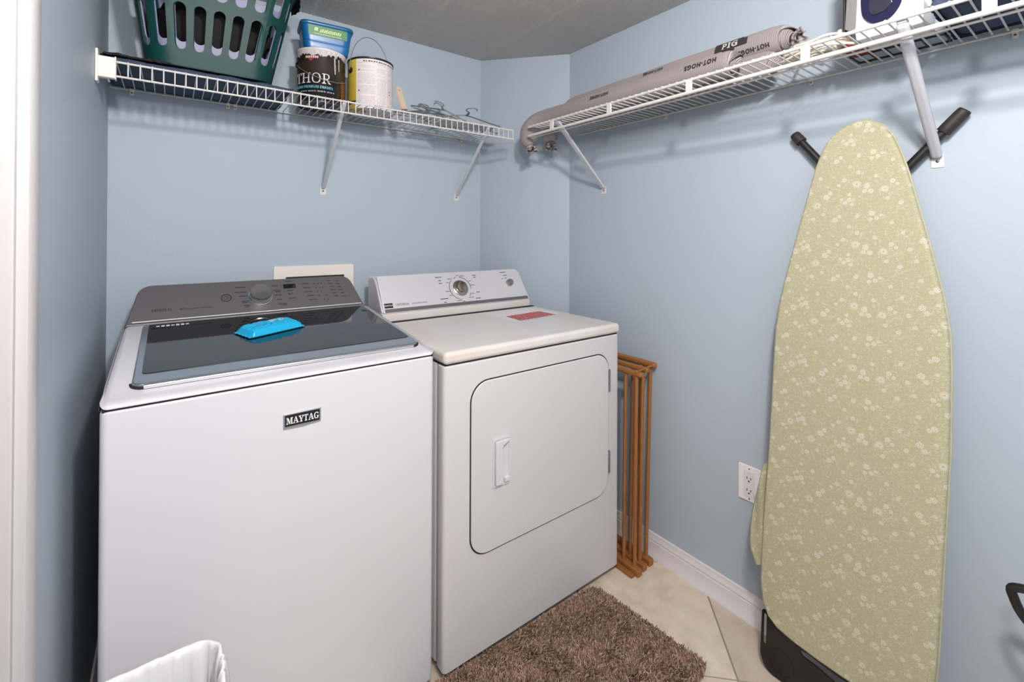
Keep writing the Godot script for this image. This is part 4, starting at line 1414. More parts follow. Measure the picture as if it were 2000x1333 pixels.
func build_shelf_things() -> void:
	# navy cloth folded flat under the basket
	var navy := mat(c8(56, 70, 90), 0.85)
	solo("folded_cloth", pillow(Vector3(0.245, SH + 0.0005, 0.158), Vector3(0.47, 0.0145, 0.285), 3, 0.5, 60, 40), navy, "navy blue cloth folded flat on the left shelf under the laundry basket", "cloth", "")
	solo("black_cloth", pillow(Vector3(0.085, SH + 0.0165, 0.17), Vector3(0.15, 0.010, 0.25), 8, 1.3, 40, 40), mat(c8(26, 27, 31), 0.85), "crumpled black cloth at the left end of the left shelf, on the navy cloth", "cloth", "")
	# laundry basket with a second one nested inside
	var teal := mat(c8(6, 58, 55), 0.45, 0.0, 0.35)
	var t := thing("laundry_basket", "dark teal plastic laundry basket with oblong slots on the left shelf", "basket", Vector3(0.262, 1.742, 0.185))
	basket_shell(Vector3(0.262, 0, 0.185), 0.0, 0.0, 0.0, teal, t, "body", true)
	var t2 := thing("laundry_basket", "pale lavender plastic basket nested inside the dark teal laundry basket", "basket", Vector3(0.262, 1.755, 0.185))
	basket_shell(Vector3(0.262, 0, 0.185), -0.0042, 0.006, 0.016, mat(c8(128, 126, 156), 0.5), t2, "body", false)
	# dark laundry inside, bulging over the right rim
	var b := MB.new()
	var rows := []
	var n := FastNoiseLite.new()
	n.seed = 12
	n.frequency = 6.0
	for i in 25:
		var w := -PI / 2 + PI * i / 24
		var row := PackedVector3Array()
		for j in 41:
			var a := TAU * j / 40
			var d := Vector3(cos(w) * cos(a), sin(w), cos(w) * sin(a))
			var r := 1.0 + 0.22 * n.get_noise_3dv(d * 0.22)
			row.append(Vector3(0.27 + d.x * 0.150 * r, 1.900 + d.y * 0.115 * r, 0.185 + d.z * 0.080 * r))
		rows.append(row)
	b.grid(rows, true, true)
	solo("laundry_bundle", b, mat(c8(24, 22, 24), 0.9), "bundle of black laundry inside the nested baskets on the left shelf", "laundry")
	b = MB.new()
	rows = []
	for i in 13:
		var w := PI * 1.02 * i / 12
		var row := PackedVector3Array()
		for j in 17:
			var z := lerpf(0.13, 0.27, j / 16.0)
			var r := 0.020 + 0.002 * sin(j * 1.7 + i * 0.6)
			var ed := 0.5 + 0.5 * sin(PI * clampf(j / 16.0, 0.03, 0.97))
			row.append(Vector3(0.489 - cos(w) * r * 1.25 * ed, 2.050 + sin(w) * r * 0.8 - (0.016 * ed if i == 12 else 0.0), z))
		rows.append(row)
	b.grid(rows, false)
	solo("black_garment", b, mat(c8(22, 21, 23), 0.85), "edge of a black garment folded over the right rim of the laundry basket", "clothing")

	# black paint can with a white smear
	var R := 0.0835
	var c1 := Vector3(0.6015, SH + 0.0012, 0.150)
	var blk := mat(Color(1, 1, 1), 0.28)
	blk.albedo_texture = black_can_label()
	var can := paint_can("paint_can", "black paint can with white paint smeared down from its rim, under the blue tub", c1, R, 0.190, blk, mat(c8(214, 210, 210), 0.5))
	b = MB.new()
	cyl_text(b, "THOR", 0.047, c1, R, deg_to_rad(-37), 0.081, 1.0, "Droid Serif", 400)
	part(can, "large_lettering", b, mat(c8(205, 205, 208), 0.35))
	b = MB.new()
	cyl_text(b, "ULTRA PREMIUM ENAMEL", 0.0125, c1, R, deg_to_rad(-34), 0.0515, 0.92, "Droid Sans", 700)
	part(can, "small_lettering", b, mat(c8(96, 168, 186), 0.4))
	b = MB.new()
	for k in 14: can_patch(b, c1, R, deg_to_rad(-80 + 7.2 * k), deg_to_rad(-80 + 7.2 * k + [5.5, 4.0, 6.2][k % 3]), 0.034, 0.0385, 0.0005)
	for k in 6: can_patch(b, c1, R, deg_to_rad(-45 + 5 * k), deg_to_rad(-41.5 + 5 * k), 0.016, 0.020, 0.0005)
	part(can, "printed_line", b, mat(c8(120, 138, 158), 0.5))
	b = MB.new()
	for k in 11:
		var a0 := deg_to_rad(38 + 1.0 * (k % 2))
		can_patch(b, c1, R, a0, a0 + deg_to_rad(26 - 6 * (k % 3) * 0.5), 0.022 + 0.0065 * k, 0.0252 + 0.0065 * k, 0.0005)
	part(can, "orange_lettering", b, mat(c8(168, 98, 52), 0.5))
	b = MB.new()
	can_patch(b, c1, R, deg_to_rad(-52), deg_to_rad(-19), 0.151, 0.161, 0.0006)
	b.tri(c1 + Vector3(sin(-0.80) * (R + 0.0008), 0.151, cos(-0.80) * (R + 0.0008)), c1 + Vector3(sin(-0.52) * (R + 0.0008), 0.151, cos(-0.52) * (R + 0.0008)), c1 + Vector3(sin(-0.66) * (R + 0.0015), 0.140, cos(-0.66) * (R + 0.0015)), Vector3(-0.6, 0, 0.8))
	part(can, "red_emblem", b, mat(c8(140, 62, 52), 0.5))
	b = MB.new()
	for k in 7: can_patch(b, c1, R, deg_to_rad(-50 + 4.4 * k), deg_to_rad(-47.6 + 4.4 * k), 0.1525, 0.1595, 0.0009)
	part(can, "emblem_lettering", b, mats.label_white)
	bail(can, c1, R, 0.135, deg_to_rad(8), -0.062, 0.094, "grey wire handle hanging in front")

	# white paint can with a yellow label
	var c2 := Vector3(0.776, SH + 0.0012, 0.178)
	var wl := mat(Color(1, 1, 1), 0.35)
	wl.albedo_texture = white_can_label()
	var can2 := paint_can("paint_can", "white paint can with a yellow stripe and wire handle raised, right of the black can", c2, R, 0.190, wl, mat(c8(46, 46, 46), 0.35, 0.5))
	b = MB.new()
	cyl_text(b, "GALLON", 0.006, c2, R, deg_to_rad(-16), 0.179, 1.1, "Droid Sans", 700)
	b = MB.new()
	for k in 15: can_patch(b, c2, R, deg_to_rad(-38 + 6.4 * k), deg_to_rad(-38 + 6.4 * k + [4.6, 3.4, 5.2, 4.0][k % 4]), 0.1715, 0.1755, 0.0005)
	for k in 9: can_patch(b, c2, R, deg_to_rad(-10 + 5.8 * k), deg_to_rad(-10 + 5.8 * k + [4.2, 3.4, 4.9][k % 3]), 0.008, 0.0115, 0.0005)
	for q in [[-56, 0.139], [-56, 0.062], [26, 0.070], [27, 0.060]]: can_patch(b, c2, R, deg_to_rad(q[0] + 6), deg_to_rad(q[0] + 9), q[1], q[1] + 0.005, 0.0005)
	part(can2, "small_mark", b, mats.print_dark)
	bail(can2, c2, R, 0.145, deg_to_rad(14), 0.147, 0.0)

	# blue plastic tub standing on the black can
	var tb := thing("plastic_tub", "blue plastic detergent tub with a green label standing on the black paint can", "tub", Vector3(0.612, 1.913, 0.150))
	var yaw := Basis(Vector3.UP, deg_to_rad(-6))
	var tc := Vector3(0.616, SH + 0.1915, 0.147)
	var loft := func(prof: Array) -> MB:
		var m := MB.new()
		var rr := []
		for q in prof:
			var row := PackedVector3Array()
			for s in 65:
				var p := rr_point(s / 64.0, q[1], q[2], q[3])
				row.append(tc + yaw * Vector3(p.x, q[0], p.y))
			rr.append(row)
		m.grid(rr, true, true)
		return m
	part(tb, "body", loft.call([[0.0, 0.001, 0.001, 0.001], [0.0, 0.068, 0.046, 0.02], [0.003, 0.074, 0.051, 0.022], [0.03, 0.079, 0.0545, 0.022], [0.031, 0.0775, 0.053, 0.022], [0.036, 0.0775, 0.053, 0.022], [0.0375, 0.0795, 0.055, 0.022], [0.086, 0.0855, 0.061, 0.022]]), mat(c8(14, 98, 158), 0.3))
	part(tb, "lid", loft.call([[0.086, 0.0855, 0.061, 0.022], [0.0865, 0.090, 0.0655, 0.024], [0.0945, 0.0915, 0.067, 0.025], [0.099, 0.0895, 0.065, 0.024], [0.101, 0.082, 0.058, 0.02], [0.101, 0.001, 0.001, 0.001]]), mat(c8(30, 96, 140), 0.25))
	b = MB.new()
	var face := func(x: float, y: float, off: float) -> Vector3:
		var v := y / 0.086
		return tc + yaw * Vector3(x, y, lerpf(0.0515, 0.061, v) + off)
	var fq := func(m: MB, xa: float, xb: float, ya: float, yb: float, off: float, slant := 0.0) -> void:
		m.quad(face.call(xa, ya, off), face.call(xb, ya, off), face.call(xb + slant, yb, off), face.call(xa + slant, yb, off))
	fq.call(b, -0.064, 0.066, 0.052, 0.0845, 0.0012)
	part(tb, "label", b, mat(c8(54, 124, 70), 0.4))
	b = MB.new()
	for k in 11: fq.call(b, -0.028 + 0.0066 * k, -0.0235 + 0.0066 * k, 0.064, 0.0745 + 0.002 * (k % 2), 0.0016, 0.004)
	fq.call(b, -0.046, -0.034, 0.067, 0.079, 0.0016, 0.002)
	for k in 16: fq.call(b, -0.046 + 0.0058 * k, -0.0422 + 0.0058 * k, 0.0565, 0.0595, 0.0016, 0.001)
	part(tb, "label_print", b, mat(c8(200, 212, 150), 0.5))

	# paintbrush leaning beside the white can
	var pbz := Vector3(0.889, SH + 0.0015, 0.252)
	var tp := thing("paintbrush", "pale wooden paintbrush handle standing beside the white paint can", "paintbrush", pbz)
	var lean := Basis(Vector3(0, 0, 1), 0.30) * Basis(Vector3(1, 0, 0), -0.10) * Basis(Vector3.UP, 0.35)
	b = MB.new()
	var ho := round_corners([Vector2(-0.013, 0.020), Vector2(0.013, 0.020), Vector2(0.0125, 0.078), Vector2(0.009, 0.108), Vector2(-0.009, 0.108), Vector2(-0.0125, 0.078)], [0.002, 0.002, 0.01, 0.0085, 0.0085, 0.01], 5)
	var hole := PackedVector2Array()
	for k in 12: hole.append(Vector2(0, 0.093) + Vector2(cos(TAU * k / 12), sin(TAU * k / 12) * 1.5) * 0.0028)
	for poly in with_holes(ho, [hole]): b.prism(poly, 0.010, Transform3D(lean, pbz - lean.z * 0.005))
	part(tp, "handle", b, mat(c8(206, 184, 160), 0.5))
	b = MB.new()
	b.rbox(pbz + lean * Vector3(0, 0.011, 0), Vector3(0.024, 0.019, 0.011), 0.003, lean)
	part(tp, "bristles", b, mat(c8(120, 104, 88), 0.9))

	# wire coat hangers in a heap
	var hm := hanger_mesh()
	var hang := [
		[Vector3(1.135, 1.7345, 0.185), Basis(Vector3.UP, 0.10) * Basis(Vector3(1, 0, 0), -1.50), "grey wire coat hanger lying flat at the bottom of the heap on the left shelf"],
		[Vector3(1.10, 1.752, 0.165), Basis(Vector3.UP, -0.16) * Basis(Vector3(0, 0, 1), -0.05) * Basis(Vector3(1, 0, 0), -1.05), "grey wire coat hanger in the middle of the heap on the left shelf"],
		[Vector3(1.14, 1.762, 0.150), Basis(Vector3.UP, 0.06) * Basis(Vector3(0, 0, 1), -0.13) * Basis(Vector3(1, 0, 0), -0.85), "grey wire coat hanger tilted up at the top of the heap on the left shelf"],
		[Vector3(1.16, 1.741, 0.20), Basis(Vector3.UP, 2.95) * Basis(Vector3(1, 0, 0), -1.44), "grey wire coat hanger turned the other way round in the heap on the left shelf"],
		[Vector3(1.06, 1.752, 0.150), Basis(Vector3.UP, 3.05) * Basis(Vector3(1, 0, 0), 0.95), "grey wire coat hanger nearest the wall in the heap on the left shelf"],
		[Vector3(1.18, 1.758, 0.175), Basis(Vector3.UP, -0.05) * Basis(Vector3(0, 0, 1), -0.17) * Basis(Vector3(1, 0, 0), -1.25), "grey wire coat hanger dipping at its right end in the heap on the left shelf"]]
	var first: Node3D = null
	for q in hang:
		var h: Node3D
		if first == null:
			h = thing("coat_hanger", q[2], "coat hanger", q[0], "wire coat hangers on the left shelf")
			var mi := part_mesh(h, "frame", hm[0], mats.steel_wire)
			part_mesh(h, "hook", hm[1], mats.steel_wire)
			first = h
		else:
			h = first.duplicate()
			h.name = numbered("coat_hanger")
			add_child(h)
			meta(h, q[2], "coat hanger", "wire coat hangers on the left shelf")
		h.position = q[0]
		h.basis = q[1]
	# crumpled plastic sheet
	var ps := mat(c8(182, 180, 178), 0.25)
	solo("plastic_sheet", pillow(Vector3(1.17, SH + 0.001, 0.235), Vector3(0.26, 0.009, 0.11), 15, 1.4, 50, 24), ps, "crumpled whitish plastic sheet under the coat hangers on the left shelf", "plastic sheet")

func hanger_mesh() -> Array:
	# in local x (wide), y (up); origin at the middle of the lower bar
	var b := MB.new()
	var p := smooth_path([Vector3(0, 0.085, 0), Vector3(0.02, 0.082, 0.001), Vector3(0.10, 0.045, 0), Vector3(0.175, 0.012, 0), Vector3(0.19, 0.002, 0), Vector3(0.182, -0.006, 0), Vector3(0.16, -0.008, 0), Vector3(0, -0.004, 0.002), Vector3(-0.16, -0.008, 0), Vector3(-0.182, -0.006, 0), Vector3(-0.19, 0.002, 0), Vector3(-0.175, 0.012, 0), Vector3(-0.10, 0.045, 0), Vector3(-0.02, 0.082, -0.001)], 5, true)
	b.tube(p, 0.0027, 7, false, true)
	var h := MB.new()
	var q := smooth_path([Vector3(0, 0.083, 0), Vector3(0.001, 0.10, 0.002), Vector3(-0.001, 0.118, 0), Vector3(0.010, 0.128, 0), Vector3(0.022, 0.142, 0), Vector3(0.018, 0.160, 0), Vector3(0.0, 0.168, 0), Vector3(-0.018, 0.160, 0), Vector3(-0.022, 0.146, 0)], 5)
	h.tube(q, 0.0023, 7)
	var tw := []
	for k in 40:
		var w := k * 0.85
		tw.append(Vector3(cos(w) * 0.0032, 0.084 + k * 0.00075, sin(w) * 0.0032))
	h.tube(tw, 0.0015, 6)
	return [b.mesh(), h.mesh()]

func black_can_label() -> ImageTexture:
	# u runs round the can from the front (angle 0) by sin; v from top to bottom
	var w := 512
	var h := 256
	var im := Image.create(w, h, false, Image.FORMAT_RGB8)
	var n := FastNoiseLite.new()
	n.seed = 31
	n.frequency = 0.02
	n.fractal_octaves = 4
	for y in h:
		for x in w:
			var u := float(x) / w
			var a := u * 360.0
			if a > 180.0: a -= 360.0
			var v := float(y) / h
			var c := c8(30, 26, 25).lerp(c8(58, 46, 40), clampf(1.0 - absf(v - 0.35) * 3.0, 0, 1))
			# smear of white paint hanging from the rim
			var edge := 0.15 + 0.06 * n.get_noise_2d(cos(deg_to_rad(a)) * 90.0, sin(deg_to_rad(a)) * 90.0)
			edge -= 0.0009 * maxf(0.0, absf(a + 25.0) - 25.0)
			var streak := n.get_noise_2d(a * 6.0, v * 14.0)
			if v < edge + 0.05 * streak: c = c8(214, 208, 206).lerp(c8(176, 170, 170), clampf(streak + 0.3, 0, 1))
			for d in [[18.0, 0.44, 2.2], [30.0, 0.36, 1.6]]:        # two drips
				if absf(a - d[0] - 8.0 * v * v) < d[2] * (1.1 - v) and v < d[1] and v > 0.14: c = c8(196, 190, 186)
			im.set_pixel(x, y, c)
	im.generate_mipmaps()
	return ImageTexture.create_from_image(im)

func white_can_label() -> ImageTexture:
	var w := 1024
	var h := 256
	var im := Image.create(w, h, false, Image.FORMAT_RGB8)
	im.fill(c8(226, 218, 216))
	var r := RandomNumberGenerator.new()
	r.seed = 17
	var px := func(a: float) -> int: return posmod(int(a / 360.0 * w), w)
	# columns of small print
	for col in [[-53.0, -6.0], [-3.0, 24.0], [27.0, 70.0], [74.0, 120.0]]:
		var y := 26
		while y < 238:
			if r.randf() < 0.12:
				y += 7
				continue
			var a: float = col[0]
			while a < col[1] - 4.0:
				var l := r.randf_range(2.0, 7.0)
				var x0: int = px.call(a)
				im.fill_rect(Rect2i(x0, y, maxi(1, int(l * 0.8 / 360.0 * w)), 2), c8(168, 160, 164).lerp(c8(200, 192, 196), r.randf()))
				a += l
			y += 5
	# yellow stripe at the left, black band at the foot of it
	for x in range(px.call(-125.0), px.call(-57.0)):
		for y in h:
			var c := c8(206, 184, 62).lerp(c8(188, 160, 58), float(y) / h)
			if y > 216 and y < 232: c = c8(40, 38, 36)
			im.set_pixel(x, y, c)
	im.generate_mipmaps()
	return ImageTexture.create_from_image(im)

# ---------------------------------------------------------------- things on the right shelf
func sock_material(tone: Color, dark: Color) -> StandardMaterial3D:
	var im := Image.create(64, 64, false, Image.FORMAT_RGB8)
	var n := FastNoiseLite.new()
	n.frequency = 0.06
	for y in 64:
		for x in 64:
			var s := 0.5 + 0.5 * cos(TAU * (y + n.get_noise_2d(x, y) * 5.0) / 32.0)
			im.set_pixel(x, y, dark.lerp(tone, clampf(s * 1.5 - 0.05, 0, 1)))
	im.generate_mipmaps()
	var m := mat(Color(1, 1, 1), 0.85)
	m.albedo_texture = ImageTexture.create_from_image(im)
	m.rim_enabled = true
	m.rim = 0.25
	return m

func sock_text(b: MB, s: String, size: float, p0: Vector3, p1: Vector3, f: float, R: float, phi: float, flip: bool, weight := 700, squeeze := 1.0) -> void:
	var d := (p1 - p0).normalized()
	var side: Vector3 = Vector3.UP.cross(d).normalized()
	if side.x > 0: side = -side
	var upv: Vector3 = d.cross(side).normalized()
	if upv.y < 0: upv = -upv
	var c := p0.lerp(p1, f)
	var k := -1.0 if flip else 1.0
	b.text(s, size, 0.0008, func(q):
		var a: float = phi + k * q.y / R
		var rr: float = R + q.z + 0.0008
		return c + d * (k * q.x * squeeze) + (side * cos(a) + upv * sin(a)) * rr, "Droid Sans", weight)

func sock(label: String, path: Array, radii: Array, m: Material, gather: bool) -> Node3D:
	var t := thing("absorbent_sock", label, "absorbent sock", path[path.size() / 2] - Vector3(0, 0.038, 0), "grey absorbent socks on the right shelf")
	var sp := smooth_path(path, 8)
	var rr := []
	var m1: int = path.size() - 1
	var n := FastNoiseLite.new()
	n.seed = 40 + path.size()
	n.frequency = 5.0
	for k in sp.size():
		var f := float(k) / 8.0
		var i := mini(int(f), m1 - 1)
		var w: float = smoothstep(0, 1, f - i)
		rr.append(lerpf(radii[i], radii[i + 1], w) * (1.0 + 0.10 * n.get_noise_3dv(sp[k] * 1.5)))
	var b := MB.new()
	b.tube(sp, rr, 24, true, false, Vector2(1.0, 1.0), 1.0 / 0.0062)
	part(t, "tube", b, m)
	for which in ([0, 1] if gather else [0]):
		var e: Vector3 = path[m1] if which == 1 else path[0]
		var d: Vector3 = (path[m1] - path[m1 - 1]).normalized() if which == 1 else (path[0] - path[1]).normalized()
		b = MB.new()
		var rows := []
		var big := 1.0 if which == 1 else 1.25
		for i in 9:
			var s := i / 8.0
			var row := PackedVector3Array()
			var x := d.cross(Vector3(0.2, 0.9, 0.4)).normalized()
			var y := x.cross(d)
			for j in 49:
				var a := TAU * j / 48
				var r: float = lerpf(0.010 if which == 1 else 0.017, 0.023, s) * big * (1.0 + 0.30 * s * sin(a * 7.0 + 0.6 * s) + 0.12 * sin(a * 3.0))
				row.append(e - d * 0.005 + d * (0.028 * s + 0.007 * s * sin(a * 5.0)) + (x * cos(a) + y * sin(a) * (1.0 if which == 1 else 0.7)) * r)
			rows.append(row)
		b.grid(rows, true, true)
		part(t, "gathered_end", b, m)
		if which == 0: continue
		b = MB.new()
		var ring := []
		var x2 := d.cross(Vector3(0.2, 0.9, 0.4)).normalized()
		var y2 := x2.cross(d)
		for j in 20: ring.append(e + (x2 * cos(TAU * j / 20) + y2 * sin(TAU * j / 20)) * 0.0125)
		b.tube(ring, 0.002, 6, false, true)
		part(t, "tie", b, mats.dark_gap)
	return t

func build_right_shelf_things() -> void:
	var top := SR + 0.0031
	var sm := sock_material(c8(168, 158, 157), c8(104, 97, 97))
	var R := 0.0385
	# front sock: hangs down over the left end of the shelf
	var a0 := Vector3(1.478, top + R, 0.46)
	var a1 := Vector3(1.482, top + R + 0.001, 1.20)
	var A := sock("front grey ribbed sock with its bent end hanging over the right shelf's far end", [Vector3(1.436, 1.652, 0.343), Vector3(1.433, 1.680, 0.334), Vector3(1.440, 1.722, 0.336), Vector3(1.456, top + 0.030, 0.372), a0, Vector3(1.480, top + R, 0.7), Vector3(1.482, top + R + 0.001, 0.95), a1, Vector3(1.483, top + R - 0.002, 1.236), Vector3(1.483, top + R - 0.012, 1.252)], [0.022, 0.036, 0.040, 0.038, R, R, R, R, 0.026, 0.006], sm, false)
	var b := MB.new()
	sock_text(b, "HOT-HOGS", 0.021, a0, a1, 0.93, R * 1.01, 0.30, true)
	sock_text(b, "HOT-HOGS", 0.018, a0, a1, 0.38, R * 1.01, 0.35, true)
	part(A, "lettering", b, mats.print_dark)
	# middle sock lying behind it
	var c1 := Vector3(1.575, top + R, 1.27)
	sock("middle grey ribbed sock lying between the front sock and the wall", [Vector3(1.545, 1.672, 0.356), Vector3(1.548, 1.70, 0.348), Vector3(1.553, top + 0.024, 0.372), Vector3(1.572, top + R, 0.47), Vector3(1.575, top + R, 0.75), Vector3(1.575, top + R, 1.05), c1, Vector3(1.575, top + R - 0.003, 1.305), Vector3(1.573, top + R - 0.012, 1.322)], [0.026, 0.034, 0.035, R, R, R, R, 0.027, 0.006], sm, false)
	# upper sock, resting on the two
	var u0 := Vector3(1.560, top + R + 0.055, 0.52)
	var u1 := Vector3(1.585, top + R + 0.066, 1.30)
	var U := sock("upper grey ribbed sock with black emblem and gathered end on the other two", [Vector3(1.535, top + 0.052, 0.385), Vector3(1.545, top + 0.068, 0.42), Vector3(1.552, top + R + 0.046, 0.47), u0, Vector3(1.568, top + R + 0.060, 0.8), Vector3(1.578, top + R + 0.064, 1.05), u1, Vector3(1.584, top + R + 0.063, 1.335), Vector3(1.583, top + R + 0.058, 1.352)], [0.006, 0.021, 0.029, 0.033, 0.035, 0.038, 0.040, 0.031, 0.012], sm, true)
	b = MB.new()
	var us := 0.86
	var RU := 0.0412
	var patch := func(pts: Array, off: float) -> void:
		# outline in metres along (x) and round (y) the sock
		var d: Vector3 = (u1 - u0).normalized()
		var side: Vector3 = Vector3.UP.cross(d).normalized()
		if side.x > 0: side = -side
		var upv: Vector3 = d.cross(side).normalized()
		if upv.y < 0: upv = -upv
		var c: Vector3 = u0.lerp(u1, us)
		var o := PackedVector2Array()
		for p in pts: o.append(Vector2(p[0], p[1]))
		var tr := Geometry2D.triangulate_polygon(o)
		for k in range(0, tr.size(), 3):
			var v := []
			for w in 3:
				var a: float = 0.42 + o[tr[k + w]].y / RU
				v.append(c + d * o[tr[k + w]].x + (side * cos(a) + upv * sin(a)) * (RU + off))
			b.tri(v[0], v[1], v[2], (side * cos(0.42) + upv * sin(0.42)))
	var blob := []
	for xx in 9: blob.append([-0.052 + 0.013 * xx, -0.018 - 0.004 * (1.0 - absf(xx - 4) / 4.0)])
	for xx in 9: blob.append([0.054 - 0.0135 * xx, 0.020 - (0.010 if xx > 5 else 0.0)])
	for row in 5:
		var ya := -0.020 + 0.008 * row
		for xx in 8:
			if (row == 0 and (xx < 2 or xx > 4)) or (row == 4 and xx > 6): continue
			patch.call([[-0.05 + 0.0125 * xx, ya], [-0.0375 + 0.0125 * xx, ya], [-0.0375 + 0.0125 * xx, ya + 0.0082], [-0.05 + 0.0125 * xx, ya + 0.0082]], 0.0012)
	part(U, "black_emblem", b, mats.print_dark)
	b = MB.new()
	sock_text(b, "PIG", 0.030, u0, u1, us - 0.004, RU + 0.001, 0.44, false)
	patch.call([[-0.037, -0.0145], [0.031, -0.0145], [0.031, -0.0125], [-0.037, -0.0125]], 0.002)
	patch.call([[-0.037, 0.0145], [0.031, 0.0145], [0.031, 0.0165], [-0.037, 0.0165]], 0.002)
	for yy in 4:
		patch.call([[-0.037, -0.0145 + 0.0075 * yy], [-0.035, -0.0145 + 0.0075 * yy], [-0.035, -0.006 + 0.0075 * yy], [-0.037, -0.006 + 0.0075 * yy]], 0.002)
		patch.call([[0.029, -0.0145 + 0.0075 * yy], [0.031, -0.0145 + 0.0075 * yy], [0.031, -0.006 + 0.0075 * yy], [0.029, -0.006 + 0.0075 * yy]], 0.002)
	part(U, "emblem_lettering", b, mat(c8(190, 180, 178), 0.8))
	b = MB.new()
	sock_text(b, "HOT-HOGS", 0.018, u0, u1, 0.945, RU, -0.45, true)
	sock_text(b, "HOT-HOGS", 0.016, u0, u1, 0.50, 0.038, 0.45, true)
	part(U, "lettering", b, mats.print_dark)

	# white cord in a loose heap
	var cord := thing("power_cord", "white power cord coiled in a loose heap on the right shelf beside the iron", "cord", Vector3(1.54, top, 1.43))
	b = MB.new()
	var r := RandomNumberGenerator.new()
	r.seed = 6
	var pts := []
	for k in 66:
		var a := k * 0.83 + r.randf_range(-0.25, 0.25)
		var e := 0.055 + 0.018 * sin(k * 0.37) + r.randf_range(-0.008, 0.008)
		var long := 1.55
		var cz := 1.432 + 0.010 * sin(k * 0.21)
		pts.append(Vector3(1.535 + cos(a) * e * 0.72, top + 0.0045 + 0.028 * absf(sin(k * 0.11)) * (0.4 + 0.6 * r.randf()) + 0.0006 * k * 0.5, cz + sin(a) * e * long * 0.82))
	pts.append(Vector3(1.60, top + 0.035, 1.36))
	pts.append(Vector3(1.62, top + 0.07, 1.38))
	pts.append(Vector3(1.63, top + 0.045, 1.42))
	b.tube(smooth_path(pts, 5), 0.0034, 8)
	part(cord, "cable", b, mat(c8(222, 214, 200), 0.45))
	b = MB.new()
	var tie := []
	for k in 18:
		var a := TAU * k / 18
		tie.append(Vector3(1.53 + cos(a) * 0.028, top + 0.026 + sin(a) * 0.0245, 1.475 + 0.006 * sin(a * 2)))
	b.tube(tie, 0.0035, 7, false, true)
	b.rbox(Vector3(1.525, top + 0.045, 1.497), Vector3(0.022, 0.020, 0.034), 0.006, Basis(Vector3.UP, 0.3), 3)
	part(cord, "plug", b, mat(c8(214, 206, 192), 0.5))

	build_iron(top)

	# odds and ends
	b = pillow(Vector3(1.56, top, 1.512), Vector3(0.075, 0.016, 0.045), 22, 0.8, 18, 14)
	solo("red_cloth", b, mat(c8(126, 50, 40), 0.8), "small dark red cloth on the right shelf at the foot of the iron", "cloth")
	var rk := thing("wire_rack", "flat black wire rack lying on the right shelf behind the iron", "rack", Vector3(1.63, top, 1.58))
	b = MB.new()
	b.tube(smooth_path([Vector3(1.600, top + 0.003, 1.50), Vector3(1.600, top + 0.003, 1.655), Vector3(1.608, top + 0.003, 1.668), Vector3(1.656, top + 0.003, 1.668), Vector3(1.664, top + 0.003, 1.655), Vector3(1.664, top + 0.003, 1.50), Vector3(1.656, top + 0.003, 1.488), Vector3(1.608, top + 0.003, 1.488)], 5, true), 0.003, 8, false, true)
	part(rk, "frame", b, mats.black_paint)
	for k in 4:
		b = MB.new()
		b.tube([Vector3(1.600, top + 0.003, 1.525 + 0.034 * k), Vector3(1.664, top + 0.003, 1.525 + 0.034 * k)], 0.002, 6)
		part(rk, "cross_wire", b, mats.black_paint)
	var bag := thing("cloth_bag", "dark navy cloth bag lying at the right end of the right shelf", "bag", Vector3(1.545, top, 1.85))
	part(bag, "body", pillow(Vector3(1.540, top, 1.85), Vector3(0.235, 0.062, 0.345), 30, 0.35, 40, 40), mat(c8(48, 60, 84), 0.8))
	b = MB.new()
	b.tube(smooth_path([Vector3(1.44, top + 0.030, 1.72), Vector3(1.43, top + 0.022, 1.76), Vector3(1.428, top + 0.03, 1.82), Vector3(1.43, top + 0.022, 1.90)], 5), 0.006, 8, true, false, Vector2(1, 0.4))
	part(bag, "strap", b, mat(c8(30, 34, 46), 0.8))
	solo("blue_cloth", pillow(Vector3(1.50, top + 0.066, 1.80), Vector3(0.11, 0.030, 0.24), 33, 0.4, 30, 30), mat(c8(66, 128, 170), 0.7), "bright blue folded cloth lying on the navy bag", "cloth")

